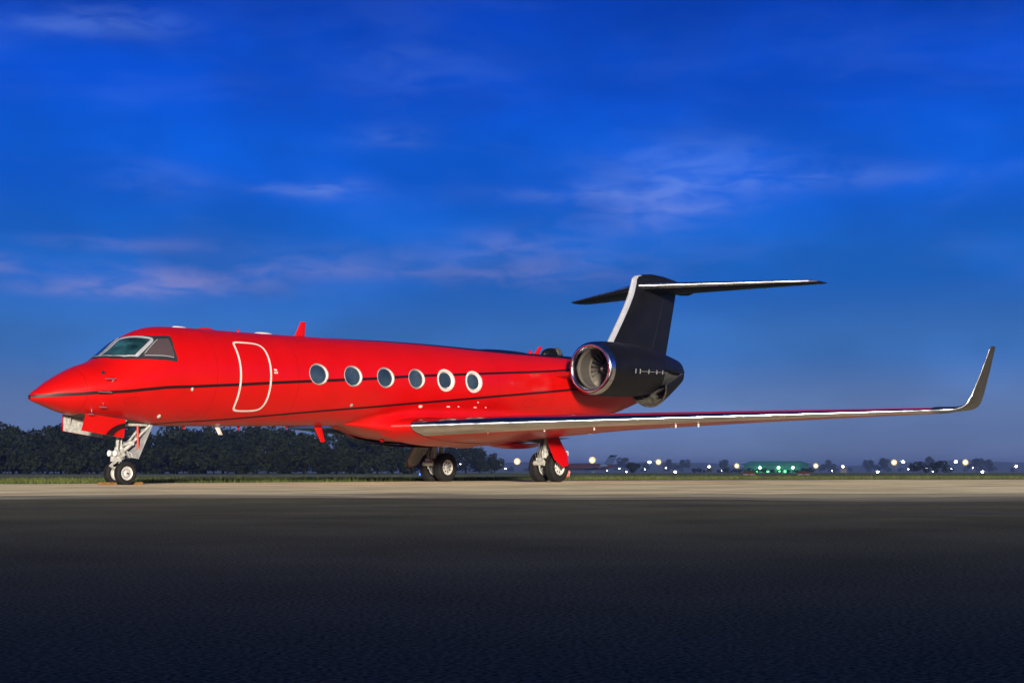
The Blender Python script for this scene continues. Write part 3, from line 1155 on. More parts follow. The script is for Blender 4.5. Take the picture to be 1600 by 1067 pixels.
zz = list(np.linspace(3.75, 6.9, 20)) + [7.0, 7.1, 7.18, 7.24, 7.29, 7.34]
F = [fin_rib(z, 1) for z in zz]
mb = MB()
mb.grid([q[1] for q in F])
mb.grid([q[2] for q in F])
mb.ring_cap(F[-1][1] + F[-1][2][::-1][:-1] + F[-1][0][::-1][1:-1])
fin = mb.build('fin', 'black_paint', jet)
mb = MB()
mb.grid([q[0] for q in F])
mb.build('leading_edge', 'fin_edge', fin)
# rudder hinge line
mb = MB()
for s in (-1, 1):
    mb.grid([[(np.interp(z, *zip(*FLE)) * .30 + np.interp(z, *zip(*FTE)) * .70 + d, s * (foil(.70, .105, True, 0) * (np.interp(z, *zip(*FTE)) - np.interp(z, *zip(*FLE))) + .004), z) for d in (-.012, .012)] for z in np.linspace(4.4, 6.72, 8)])
mb.build('rudder_gap', 'seal', fin)
# bullet fairing where the tailplane crosses the fin
mb = MB()
prof = [(24.55, 7.12, .06, .10), (24.9, 7.15, .17, .23), (25.5, 7.16, .23, .30), (26.3, 7.15, .25, .30), (27.0, 7.12, .24, .27), (27.6, 7.06, .19, .22), (28.1, 7.04, .12, .14), (28.42, 7.05, .03, .04)]
mb.grid([[(x, hw * math.sin(k / 28 * math.tau), zc + hh * math.cos(k / 28 * math.tau) * (1 if math.cos(k / 28 * math.tau) > 0 else .85)) for k in range(28)] for x, zc, hw, hh in prof], close_v=True)
mb.build('tail_bullet', 'black_paint', jet)
# tailplane
TP = [(-.12, 24.50, 6.93, 3.55, .10), (-.6, 24.82, 6.94, 3.30, .10), (-5.15, 27.72, 7.03, 1.30, .085), (-5.36, 28.02, 7.035, .85, .05)]
tribs = [((x, y, z), (0, .02, 1), c, tc, -1.0, -.004, (.05, .06)) for y, x, z, c, tc in TP]
(hn, hu, hl), H = loft_wing(tribs, 6)
cap_end(hu, H[-1])
for sgn in (1, -1):
    f_ = (lambda q: q) if sgn > 0 else (lambda q: q.mirror_y())
    tpm = MB()
    for q in (hu, hl):
        g = f_(q)
        tpm.add(g.v, g.f)
    tp = tpm.build('tailplane', 'black_paint', jet)
    f_(hn).build('leading_edge', 'brushed', tp)
    for k in range(5):
        yy = 2.4 + k * .62
        xq = 24.82 + (yy - .6) * .637
        ch = 3.30 - (yy - .6) * .44
        mb = MB()
        mb.tube([(xq + ch * .99, -yy * sgn, 6.965 + yy * .01), (xq + ch * 1.06, -yy * sgn, 6.965 + yy * .01)], .012, 6)
        mb.build('static_wick', 'hub', tp)

# ---- engines
AX = Vector((1, 0, 0))


def nac_r(s):
    return float(pchip(np.array([.22, .6, 1.2, 2.0, 2.7, 3.2, 3.7, 4.2, 4.6, 4.88]), np.array([.838, .862, .872, .860, .818, .765, .690, .600, .520, .460]), np.array([s]))[0])


def build_engine(sgn):
    o = Vector((18.26, -2.33 * sgn, 3.525))
    ax = Vector((1, 0, .022)).normalized()
    up = Vector((0, 0, 1))
    mb_ = MB()
    mb_.lathe([(s, nac_r(s)) for s in np.linspace(.22, 3.2, 26)] + [(3.2, .70)], o, ax, 72)
    nac = mb_.build('nacelle', 'black_paint', jet)
    # chrome intake lip
    lip = [(.22, .838), (.16, .829), (.10, .818), (.05, .798), (.018, .772), (.0, .738), (.006, .705), (.03, .676), (.08, .650), (.15, .632), (.22, .622)]
    mb_ = MB()
    mb_.lathe(lip, o, ax, 72)
    mb_.build('intake_lip', 'chrome', nac)
    mb_ = MB()
    mb_.lathe([(.22, .622), (.30, .618), (.36, .618)], o, ax, 72)
    mb_.build('intake_ring', 'duct', nac)
    mb_ = MB()
    mb_.lathe([(.36, .618), (.362, .606), (.62, .612), (.86, .630), (.862, .618)], o, ax, 72)
    mb_.build('intake_duct', 'duct_lining', nac)
    mb_ = MB()
    mb_.lathe([(.862, .618), (.90, .612), (.96, .612)], o, ax, 72)
    mb_.build('fan_case', 'duct', nac)
    # fan
    mb_ = MB()
    mb_.lathe([(1.06, 0.0), (1.06, .62)], o, ax, 48)
    fan = mb_.build('fan', 'fan_back', jet)
    mb_ = MB()
    mb_.lathe([(.62, 0.0), (.66, .05), (.74, .105), (.84, .15), (.95, .175), (1.05, .18)], o, ax, 32)
    mb_.build('spinner', 'fan_metal', fan)
    bl = MB()
    rows_ = []
    for r_ in np.linspace(.15, .605, 7):
        tw = R(20 + 42 * (r_ - .15) / .455)
        w_ = .10 + .07 * (r_ - .15)
        rows_.append([(-w_ / 2 * math.cos(tw), -w_ / 2 * math.sin(tw), r_), (0, 0.006, r_), (w_ / 2 * math.cos(tw), w_ / 2 * math.sin(tw), r_)])
    bl.grid(rows_)
    bme = bl.mesh('fan_blade', 'fan_metal')
    for k in range(24):
        bo = link('fan_blade', bme, fan)
        bo.location = o + ax * .96
        bo.rotation_euler = (k / 24 * math.tau, 0, 0)
    # rear cowl: upper reverser door shut, lower one hanging open
    prof_o = [(s, nac_r(s)) for s in np.linspace(3.215, 4.88, 16)]
    prof = prof_o + [(4.97, .41), (5.0, .34), (4.9, .33)] + [(s, nac_r(s) - .06) for s in np.linspace(4.8, 3.215, 12)]
    mb_ = MB()
    ref = up
    h = math.pi / 2
    mb_.lathe(prof + [prof[0]], o, ax, 40, -h + .02, h - .02, ref)
    mb_.build('reverser_door', 'black_paint', nac)
    mb_ = MB()
    mb_.lathe(prof_o, (0, 0, 0), (1, 0, 0), 40, h + .02, 3 * h - .02, up)
    piv = Vector((4.78, 0, 0))
    rot = Matrix.Rotation(R(-17), 3, 'Y')
    low = MB()
    low.add([rot @ (Vector(p) - piv) + piv + o + Vector((0, 0, .08)) for p in mb_.v], mb_.f)
    d_ = low.build('reverser_door', 'black_paint', nac)
    mb_ = MB()
    mb_.lathe([(s, nac_r(s) - .055) for s in np.linspace(3.22, 4.80, 14)], (0, 0, 0), (1, 0, 0), 40, h + .03, 3 * h - .03, up)
    # rim and ribs of the inside
    mb_.lathe([(3.216, nac_r(3.216)), (3.216, nac_r(3.216) - .055)], (0, 0, 0), (1, 0, 0), 40, h + .02, 3 * h - .02, up)
    for s in (3.5, 3.9, 4.3):
        mb_.lathe([(s - .02, nac_r(s) - .05), (s - .02, nac_r(s) - .12), (s + .02, nac_r(s) - .12), (s + .02, nac_r(s) - .05)], (0, 0, 0), (1, 0, 0), 30, h + .1, 3 * h - .1, up)
    low = MB()
    low.add([rot @ (Vector(p) - piv) + piv + o + Vector((0, 0, .08)) for p in mb_.v], mb_.f)
    low.build('reverser_lining', 'reverser', nac)
    # pivot fairing and exhaust nozzle
    for s2 in (1, -1):
        mb_ = MB()
        mb_.tube([o + ax * 3.6 + Vector((0, s2 * (nac_r(3.6) - .01), 0)), o + ax * 4.0 + Vector((0, s2 * (nac_r(4.0) + .01), 0)), o + ax * 4.45 + Vector((0, s2 * (nac_r(4.45) + .01), 0)), o + ax * 4.95 + Vector((0, s2 * (nac_r(4.86) - .05), 0))], [.02, .06, .06, .03], 12)
        mb_.build('reverser_pivot', 'black_paint', nac)
    mb_ = MB()
    mb_.lathe([(3.1, .66), (3.8, .52), (4.5, .40), (4.8, .37)], o, ax, 40)
    mb_.build('exhaust_nozzle', 'gear_dark', nac)
    mb_ = MB()
    mb_.lathe([(3.7, .0), (3.7, .52)], o, ax, 40)
    mb_.build('exhaust_core', 'fan_back', nac)
    # cowl seam with its row of latches
    mb_ = MB()
    a_ = -h * sgn - .03 * sgn if True else 0
    ang = (math.pi / 2 + .10)

    def side(s, a, off):
        rr = nac_r(s) + off
        return o + ax * s + Vector((0, -sgn * math.sin(a) * rr, math.cos(a) * rr))
    mb_.grid([[side(s, ang - .006, .003), side(s, ang + .006, .003)] for s in np.linspace(1.55, 3.18, 16)])
    mb_.build('cowl_seam', 'gear_grey', nac)
    for s in (1.30, 1.56, 2.08, 2.60, 3.02):
        mb_ = MB()
        mb_.grid([[side(s - .025, a, .006), side(s + .025, a, .006)] for a in np.linspace(ang - .085, ang + .085, 7)])
        mb_.build('cowl_latch', 'gear_grey', nac)
    # pylon
    mb_ = MB()
    rows_ = []
    for y, x0, x1, z, th in ((-.85, 17.85, 22.9, 3.30, .10), (-1.15, 18.05, 22.8, 3.35, .10), (-1.56, 18.50, 22.4, 3.46, .10)):
        c = x1 - x0
        rows_.append([(x0 + cc * c, y * sgn, z + foil(cc, th, True, 0) * c * .55) for cc in np.linspace(0, 1, 14) ** 1.6] + [(x0 + cc * c, y * sgn, z - foil(cc, th, True, 0) * c * .55) for cc in (np.linspace(0, 1, 14) ** 1.6)[::-1][1:-1]])
    mb_.grid(rows_, close_v=True)
    py = mb_.build('pylon', 'red', jet)
    return nac


build_engine(1)
build_engine(-1)

# ---- landing gear
def wheel(c, rad, wid, rim_r, sgn, rim_mat='hub', bolts=8):
    """axle along Y; the dished face points to sgn*Y"""
    c = Vector(c)
    w = empty('wheel')
    w.parent = jet
    w.location = (0, 0, 0)
    h = wid / 2
    t = MB()
    pr_ = [(-h * .72, rim_r), (-h * .95, rim_r + (rad - rim_r) * .25), (-h, rim_r + (rad - rim_r) * .5), (-h * .93, rad * .93), (-h * .75, rad * .985), (-h * .45, rad),
           (-h * .43, rad * .985), (-h * .37, rad * .985), (-h * .35, rad), (-h * .06, rad), (-h * .04, rad * .985), (h * .04, rad * .985), (h * .06, rad)]
    pr_ = pr_ + [(-s, r_) for s, r_ in pr_[::-1]]
    t.lathe(pr_, c, (0, 1, 0), 56)
    t.build('tyre', 'rubber', w)
    rm = MB()
    pr_ = [(h * .74, rim_r * 1.03), (h * .80, rim_r * .98), (h * .70, rim_r * .90), (h * .52, rim_r * .84), (h * .50, rim_r * .45), (h * .62, rim_r * .34), (h * .78, rim_r * .30), (h * .80, rim_r * .12), (h * .80, 0)]
    rm.lathe([(s * sgn, r_) for s, r_ in pr_], c, (0, 1, 0), 48)
    rm.lathe([(-s * sgn, r_) for s, r_ in pr_], c, (0, 1, 0), 48)
    rm.build('rim', rim_mat, w)
    if not bolts:
        q = MB()
        q.lathe([(s_ * sgn, r_) for s_, r_ in ((h * .53, rim_r * .80), (h * .515, rim_r * .78), (h * .515, rim_r * .52), (h * .55, rim_r * .50))], c, (0, 1, 0), 40)
        q.build('rim_groove', 'gear_grey', w)
    for k in range(bolts):
        a = k / bolts * math.tau + .2
        p = c + Vector((math.cos(a) * rim_r * .64, sgn * h * .505, math.sin(a) * rim_r * .64))
        q = MB()
        q.lathe([(.012, 0), (.012, rim_r * .105), (0, rim_r * .115)], p, (0, sgn, 0), 14)
        q.build('wheel_hole', 'hub_dark', w)
    q = MB()
    q.lathe([(.04, 0), (.04, rim_r * .11), (0, rim_r * .13)], c + Vector((0, sgn * h * .80, 0)), (0, sgn, 0), 16)
    q.build('hub_cap', 'gear_grey' if bolts else 'hub_dark', w)
    return w


NX = 2.49
for s in (-1, 1):
    wheel((NX, .20 * s, .265), .27, .18, .155, s, bolts=0)
mb = MB()
mb.tube([(NX, -.26, .265), (NX, .26, .265)], .045, 14)
mb.tube([(NX, 0, .20), (NX - .01, 0, .46)], .055, 14)
mb.build('nose_axle', 'gear_paint', jet)
mb = MB()
mb.tube([(NX - .02, 0, .40), (NX - .04, 0, .82)], .042, 14)
mb.build('nose_oleo', 'oleo', jet)
mb = MB()
mb.tube([(NX - .03, 0, .58), (NX - .03, 0, .62), (NX - .04, 0, .80), (NX - .04, 0, .84), (NX - .07, 0, 1.50)], [.10, .105, .095, .075, .07], 18)
mb.tube([(NX - .03, 0, .60), (NX - .03, 0, .70)], .13, 18)
mb.tube([(NX - .035, 0, .80), (NX - .035, 0, .87)], .115, 18)
for s in (-1, 1):
    mb.tube([(NX - .035, s * .10, .66), (NX - .02, s * .17, .72)], .05, 10)
    mb.tube([(NX - .06, s * .05, 1.42), (NX - .10, s * .30, 1.48)], .035, 10)
    mb.tube([(NX - .05, s * .09, .80), (NX - .06, s * .09, 1.45)], .018, 8)
leg = mb.build('nose_leg', 'gear_paint', jet)
mb = MB()   # steering unit, taxi lights, torque links, drag braces
for yy in (-.11, .11):
    mb.tube([(NX - .12, yy, .72), (NX - .24, yy, .73)], [.06, .075], 16)
mb.box((NX - .12, 0, .60), (.12, .26, .12))
mb.tube([(NX - .10, -.2, .66), (NX - .10, .2, .66)], .035, 10)
mb.build('steering_unit', 'gear_paint', leg)
for yy in (-.11, .11):
    q = MB()
    q.lathe([(0, 0), (.01, .04), (0, .068)], (NX - .245, yy, .73), (-1, 0, 0), 18)
    q.build('taxi_light', 'lamp_lens', leg)
mb = MB()
for s in (-1, 1):
    mb.tube([(NX - .10, s * .05, .56), (NX - .27, s * .035, .44), (NX - .07, s * .05, .32)], [.025, .02, .025], 8)
mb.build('torque_link', 'gear_paint', leg)
mb = MB()
for s in (-1, 1):
    mb.tube([(NX - .03, s * .08, .90), (NX + .30, s * .10, 1.02), (NX + .70, s * .16, 1.40)], [.032, .03, .032], 10)
    mb.tube([(NX - .02, s * .07, 1.40), (NX + .62, s * .14, 1.40)], .034, 10)
    mb.tube([(NX + .02, s * .06, .78), (NX + .22, s * .08, .93)], .045, 10)
    mb.tube([(NX + .10, s * .02, .80), (NX + .26, s * .06, .72), (NX + .30, s * .06, .64)], .014, 8)
mb.tube([(NX + .24, -.13, .96), (NX + .24, .13, .96)], .05, 12)
mb.build('drag_brace', 'gear_paint', leg)
mb = MB()
for k in range(7):
    a = k * .9
    mb.tube([(NX - .10 + .02 * k, -.11 - .01 * (k % 3), .62), (NX - .11 + .012 * math.sin(a) - .03, -.12, .82), (NX - .08, -.10 + .01 * k, 1.05), (NX - .09 + .01 * k, -.08, 1.42)], .008, 6)
mb.build('hydraulic_hose', 'gear_dark', leg)
mb = MB()
mb.tube([(NX + .36, -.14, 1.38), (NX + .40, -.13, .72)], [.03, .026], 10)
mb.build('gear_actuator', 'brake_red', leg)
# nose gear doors
mb = MB()
mb.prism([(3.24, -.20, 1.40), (3.24, .20, 1.40), (2.86, .20, .60), (2.72, .18, .62), (2.72, -.18, .62), (2.86, -.20, .60)], (-.028, 0, .010))
mb.build('aft_gear_door', 'gear_grey', jet)


def door_panel(pts, n_, th, name, outer, inner, parent):
    """flat panel with a painted outer face and a grey inner liner"""
    n_ = Vector(n_).normalized()
    a = MB()
    a.prism(pts, n_ * th)
    d = a.build(name, outer, parent, smooth=False)
    c = sum((Vector(p) for p in pts), Vector()) / len(pts)
    q = MB()
    q.prism([c + (Vector(p) - c) * .965 - n_ * .012 for p in pts], n_ * .011)
    q.build('door_liner', inner, d, smooth=False)
    return d


for s in (1, -1):
    pts = [(1.20, -.43 * s, 1.60), (2.27, -.45 * s, 1.505), (2.28, -.37 * s, 1.075), (1.15, -.35 * s, 1.225)]
    d = door_panel(pts, (0, -s, .18), .02, 'nose_gear_door', 'red', 'gear_paint', jet)
    arc = MB()
    rows_ = []
    for k in range(13):
        u = k / 12
        a = math.pi * (.5 + .5 * u)
        cx_, cz_ = 2.36, 1.02
        ra, rb = .62, .40
        yo = lambda z: (-.455 + (1.5 - z) * .19) * s - .006 * s
        zi, zo = cz_ + math.sin(a) * rb * .72, cz_ + math.sin(a) * rb
        xi, xo = cx_ + math.cos(a) * ra * .66, cx_ + math.cos(a) * ra
        xi, xo = min(xi, 2.27), min(xo, 2.27)
        zlim = lambda x: 1.225 - (x - 1.15) * .133 + .004
        zi, zo = max(zi, zlim(xi)), max(zo, zlim(xo))
        rows_.append([(xi, yo(zi) - .018 * s, zi), (xo, yo(zo) - .018 * s, zo)])
    arc.grid(rows_)
    arc.build('door_stripe', 'stripe', d)
    mb = MB()
    mb.tube([(1.32, -.30 * s, 1.55), (1.36, -.38 * s, 1.36)], .014, 8)
    mb.tube([(2.0, -.30 * s, 1.50), (1.98, -.38 * s, 1.26)], .014, 8)
    mb.build('door_link', 'gear_grey', d)
patch([(1.12, math.pi - .42), (2.30, math.pi - .36), (3.22, math.pi - .16), (3.22, math.pi + .16), (2.30, math.pi + .36), (1.12, math.pi + .42)], .003, 'nose_gear_bay', 'bay', jet, both=False)

# main gear
MX = 16.3


def main_gear(s):
    """s = 1 port, -1 starboard"""
    Y = lambda q: -q * s
    for off, face in ((2.49, -1), (1.90, 1)):
        wheel((MX, Y(off), .445), .45, .30, .235, face * s, 'hub', 8)
    mb_ = MB()
    mb_.tube([(MX, Y(1.78), .445), (MX, Y(2.60), .445)], .06, 16)
    mb_.tube([(MX - .12, Y(2.2), .47), (MX - .02, Y(2.2), .44), (MX + .02, Y(2.2), .60)], [.10, .12, .09], 16)
    mb_.build('main_axle', 'gear_paint', jet)
    mb_ = MB()
    mb_.tube([(MX - .10, Y(2.2), .46), (MX - .16, Y(2.2), .95)], .055, 14)
    mb_.build('main_oleo', 'oleo', jet)
    mb_ = MB()
    mb_.tube([(MX - .14, Y(2.2), .72), (MX - .145, Y(2.2), .78), (MX - .20, Y(2.2), 1.48)], [.11, .115, .095], 18)
    mb_.tube([(MX + .10, Y(2.2), .52), (MX + .16, Y(2.16), 1.42)], [.07, .085], 16)
    lg = mb_.build('main_leg', 'gear_paint', jet)
    mb_ = MB()
    for q in (-.07, .07):
        mb_.tube([(MX - .24, Y(2.2 + q), .92), (MX - .40, Y(2.2 + q * .6), .70), (MX - .14, Y(2.2 + q), .50)], [.028, .024, .03], 8)
        mb_.tube([(MX - .26, Y(2.2 + q * 1.4), 1.30), (MX - .26, Y(2.2 + q * 2.2), .62)], .014, 8)
    mb_.build('torque_link', 'gear_paint', lg)
    mb_ = MB()
    for q in (0, .10):
        mb_.tube([(MX - .22 + q, Y(2.15), 1.14 + q * .3), (MX - .45 + q, Y(1.15), 1.30 + q * .2)], .032, 10)
    mb_.build('side_brace', 'gear_grey', lg)
    for off in (2.36, 2.03):
        mb_ = MB()
        mb_.lathe([(-.05, .05), (-.05, .17), (.05, .17), (.05, .05)], (MX, Y(off), .445), (0, 1, 0), 28)
        for k in range(5):
            a = k / 5 * math.tau + .5
            mb_.tube([(MX + .12 * math.cos(a), Y(off) - .07, .445 + .12 * math.sin(a)), (MX + .12 * math.cos(a), Y(off) + .07, .445 + .12 * math.sin(a))], .035, 10)
        mb_.build('brake_pack', 'gear_grey', lg)
    # pale torque arm casting with brake manifold in front of the wheels
    mb_ = MB()
    mb_.prism([(MX - .50, Y(2.31), .55), (MX - .50, Y(2.09), .55), (MX - .47, Y(2.12), .72), (MX - .42, Y(2.17), .95), (MX - .42, Y(2.23), .95), (MX - .47, Y(2.28), .72)], (.09, 0, .02))
    mb_.tube([(MX - .48, Y(2.02), .56), (MX - .48, Y(2.38), .56)], .075, 14)
    mb_.tube([(MX - .46, Y(2.10), .68), (MX - .46, Y(2.30), .68)], .05, 12)
    mb_.tube([(MX - .48, Y(2.2), .56), (MX - .47, Y(2.2), .40)], [.05, .02], 10)
    mb_.build('brake_manifold', 'gear_paint', lg)
    mb_ = MB()
    for k in range(6):
        q = 2.08 + .045 * k
        mb_.tube([(MX - .46, Y(q), .62), (MX - .52 + .02 * (k % 3), Y(q + .03 * math.sin(k * 2.2)), .85), (MX - .34, Y(2.14 + .02 * k), 1.12), (MX - .28, Y(2.15 + .02 * k), 1.42)], .010, 6)
    mb_.build('hydraulic_hose', 'gear_dark', lg)
    # strut door, splayed outwards
    sp = 1.0 if s > 0 else 1.75
    pts = [(15.72, Y(2.42), 1.50), (16.35, Y(2.42), 1.50), (16.52, Y(2.42 + .30 * sp), .80), (16.36, Y(2.42 + .44 * sp), .50), (16.05, Y(2.42 + .46 * sp), .44), (15.78, Y(2.42 + .36 * sp), .66)]
    d = door_panel(pts, Vector((0, -s, -.42)), .022, 'main_gear_door', 'red', 'gear_paint', jet)
    mb_ = MB()
    mb_.tube([(MX - .1, Y(2.25), 1.2), (MX - .1, Y(2.55), 1.15)], .02, 8)
    mb_.tube([(MX - .1, Y(2.25), .9), (MX - .1, Y(2.66), .88)], .02, 8)
    mb_.build('door_link', 'gear_grey', d)
    # hinged part under the wing
    mb_ = MB()
    mb_.prism([(15.72, Y(2.42), 1.50), (16.40, Y(2.42), 1.50), (16.62, Y(2.9), 1.53), (16.0, Y(3.0), 1.54)], (0, 0, .02))
    mb_.build('hinge_fairing', 'red', d, smooth=False)
    # dark wheel well under the wing root
    mb_ = MB()
    mb_.prism([(15.6, Y(1.2), 1.20), (16.8, Y(1.2), 1.20), (16.8, Y(2.6), 1.30), (15.6, Y(2.6), 1.30)], (0, 0, .01))
    mb_.build('wheel_well', 'bay', jet, smooth=False)


main_gear(1)
main_gear(-1)

# ================================================================== SMALL THINGS ON THE APRON
for k, (x0, lab) in enumerate(((NX - .37, 'yellow wooden chock in front of the nose wheels'), (NX + .37, 'yellow wooden chock behind the nose wheels'))):
    mb = MB()
    mb.prism([(x0 - .06, -.33, 0), (x0 + .06, -.33, 0), (x0 + .025, -.33, .06), (x0 - .025, -.33, .06)], (0, .60, 0))
    c = mb.build('wheel_chock', 'chock', smooth=False)
    tag(c, lab, 'chock', 'chocks at the nose wheels')

# ================================================================== TREES
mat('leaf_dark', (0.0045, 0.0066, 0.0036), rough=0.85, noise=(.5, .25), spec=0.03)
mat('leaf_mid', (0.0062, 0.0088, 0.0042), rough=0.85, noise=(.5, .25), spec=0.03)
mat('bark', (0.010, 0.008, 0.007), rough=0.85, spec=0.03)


def crown_mesh(name, m, h, w, n, leaf, seed, lobes=9, conic=0.0):
    """crown of many small leaf faces gathered in uneven clumps, base at z = 0.12 h"""
    g = np.random.default_rng(seed)
    c = []
    for k in range(lobes):
        u = g.uniform(.22, .86)
        rad = w * (math.sin(min(u * 1.15, 1) * math.pi) ** .6 * .5 + .12) * (1 - conic * u) * g.uniform(.3, 1.0)
        a = g.uniform(0, math.tau)
        c.append((rad * math.cos(a), rad * math.sin(a), h * u, w * g.uniform(.16, .30) * (1 - conic * .5 * u)))
    c.append((0, 0, h * .80, w * .2))
    c = np.array(c)
    idx = g.integers(0, len(c), n)
    d = g.normal(size=(n, 3))
    d /= np.linalg.norm(d, axis=1)[:, None]
    rr = c[idx, 3] * g.uniform(.45, 1.08, n) ** .6
    P = c[idx, :3] + d * rr[:, None] * np.array([1.0, 1.0, .85])
    P[:, 2] = np.clip(P[:, 2], h * .06, h * 1.03)
    nrm = d + g.normal(scale=.55, size=(n, 3))
    nrm /= np.linalg.norm(nrm, axis=1)[:, None]
    t = np.cross(nrm, g.normal(size=(n, 3)))
    t /= np.linalg.norm(t, axis=1)[:, None]
    bt = np.cross(nrm, t)
    s = leaf * g.uniform(.6, 1.3, n)[:, None]
    V = np.stack([P - t * s, P - bt * s * .55 + t * s * .1, P + t * s, P + bt * s * .55 + t * s * .1], 1).reshape(-1, 3)
    me = bpy.data.meshes.new(name)
    me.from_pydata(V.tolist(), [], np.arange(n * 4).reshape(n, 4).tolist())
    me.materials.append(MATS[m])
    return me


def trunk_mesh(h, w, seed):
    g = random.Random(seed)
    mb_ = MB()
    top = (g.uniform(-.3, .3), g.uniform(-.3, .3), h * .72)
    mb_.tube([(0, 0, -.15), (top[0] * .3, top[1] * .3, h * .3), top], [h * .028, h * .02, h * .006], 8)
    for k in range(5):
        a = g.uniform(0, math.tau)
        z = h * g.uniform(.25, .5)
        mb_.tube([(top[0] * z / h, top[1] * z / h, z), (math.cos(a) * w * .18, math.sin(a) * w * .18, z + h * .15), (math.cos(a) * w * .34, math.sin(a) * w * .34, z + h * .25)], [h * .012, h * .008, h * .003], 6)
    return mb_.mesh('trunk', 'bark')


def make_tree(name, h, w, n, leaf, seed, m, lobes=9, conic=0.0):
    t = empty(name)
    link('trunk', trunk_mesh(h, w, seed), t)
    link('crown', crown_mesh('crown', m, h, w, n, leaf, seed, lobes, conic), t)
    return t


def place(src, used, bearing, dist, s, label, cat, group=None, rz=0.0, sz=1.0):
    o = src if src.name not in used else copy_tree(src)
    used.add(src.name)
    o.location = polar(bearing, dist)
    o.rotation_euler = (0, 0, rz)
    o.scale = (s, s, s * sz)
    tag(o, label, cat, group)
    return o


def bearing(px):
    return CAM_YAW + math.degrees(math.atan((px - 800) / 2234.0))


used = set()
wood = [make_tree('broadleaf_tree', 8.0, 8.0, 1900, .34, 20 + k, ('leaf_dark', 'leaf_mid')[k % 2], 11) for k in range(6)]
# skyline of the wood: bearing position against crown height (metres at 260 m)
SKY = [(-60, 9.7), (0, 9.6), (40, 9.2), (70, 8.8), (100, 9.8), (160, 9.6), (225, 9.0), (290, 8.9), (360, 9.3), (430, 9.2), (500, 8.9), (545, 8.3), (585, 7.4), (612, 6.2), (650, 6.6), (690, 4.9)]
g = random.Random(5)
lab_wood = 'dark broadleaf tree in the dense wood behind the jet'
px = -50.0
k = 0
while px < 668:
    hh = np.interp(px, *zip(*SKY)) * g.uniform(.82, .98)
    d = 262 + g.uniform(-12, 12)
    place(wood[k % 6], used, bearing(px), d, hh / 8.0 * d / 260, lab_wood, 'tree', 'trees of the dark wood', g.uniform(0, 6.28), 1.0)
    px += g.uniform(20, 29)
    k += 1
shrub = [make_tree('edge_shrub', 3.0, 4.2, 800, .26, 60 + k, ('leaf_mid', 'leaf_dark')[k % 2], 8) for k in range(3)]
px = -45.0
while px < 690:
    d = 240 + g.uniform(-8, 8)
    place(shrub[k % 3], used, bearing(px), d, g.uniform(.9, 1.6), 'low shrub along the foot of the dark wood', 'shrub', 'shrubs at the foot of the wood', g.uniform(0, 6.28))
    px += g.uniform(17, 26)
    k += 1
# lower trees right of the starboard wheels
for q, (px, hh, d, lab) in enumerate([(705, 7.2, 330, 'bushy dark tree just right of the rear wheel strut'), (728, 7.4, 340, 'tallest bushy dark tree between the main wheels'), (750, 6.0, 335, 'bushy dark tree with ragged crown between the main wheels'), (768, 4.6, 330, 'low dark tree at the open end of the wood')]):
    place(wood[(q + 2) % 6], used, bearing(px), d, hh / 8.0 * 1.0, lab, 'tree', 'low trees between the main wheels', q * 1.3)
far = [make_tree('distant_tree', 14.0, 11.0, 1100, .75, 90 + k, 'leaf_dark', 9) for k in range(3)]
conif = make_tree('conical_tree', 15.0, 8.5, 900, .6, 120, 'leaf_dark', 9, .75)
place(conif, used, bearing(773), 1000, 1.0, 'hazy pointed tree standing alone left of the first floodlight', 'tree')
for q, (px, hh, lab) in enumerate([(832, 10, 'hazy rounded tree beside the port main wheels'), (975, 14, 'hazy rounded tree behind the low dark bush'), (1008, 9, 'faint low tree left of the third floodlight'), (1045, 13, 'hazy domed tree right of the third floodlight'), (1066, 12, 'smaller hazy domed tree at the start of the long ridge'),
                                   (1130, 12, 'faint distant tree left of the green hangar'), (1292, 12, 'faint distant tree right of the green hangar'), (1358, 12, 'smaller hazy domed tree left of the sixth floodlight'), (1378, 13, 'hazy domed tree close by the sixth floodlight'), (1450, 14.5, 'broad domed tree in the haze above the two dark bushes'),
                                   (1523, 13, 'hazy domed tree right of the last floodlight'), (1543, 12, 'smaller hazy domed tree at the right end of the skyline')]):
    place(far[q % 3], used, bearing(px), 1180 + 20 * (q % 4), hh / 14.0, lab, 'tree', 'hazy trees on the skyline', q * .9, .95)
for q in range(34):
    px = 792 + q * 24.5 + g.uniform(-7, 7)
    place(far[q % 3], used, bearing(px), 1500 + g.uniform(-90, 160), g.uniform(.42, .66), 'faint low tree in the hazy tree line along the horizon', 'tree', 'hazy tree line along the horizon', q * 1.1, .75)
bush = [make_tree('round_bush', 3.2, 4.6, 900, .24, 140 + k, 'leaf_dark', 8) for k in range(2)]
for q, (px, s_, lab) in enumerate([(989, 1.0, 'dark bush standing behind the far parked airplane'), (1435, 1.0, 'left one of the two dark bushes at right'), (1466, 1.1, 'right one of the two dark bushes at right')]):
    place(bush[q % 2], used, bearing(px), 430, s_, lab, 'bush', 'dark bushes by the far fence', q * 2.0)
for q in range(16):
    px = 1085 + q * 12 + g.uniform(-3, 3)
    place(bush[q % 2], used, bearing(px), 520 + g.uniform(-15, 15), g.uniform(.35, .6), 'low dark hedge bush in front of the green hangar', 'bush', 'hedge in front of the hangar', q)

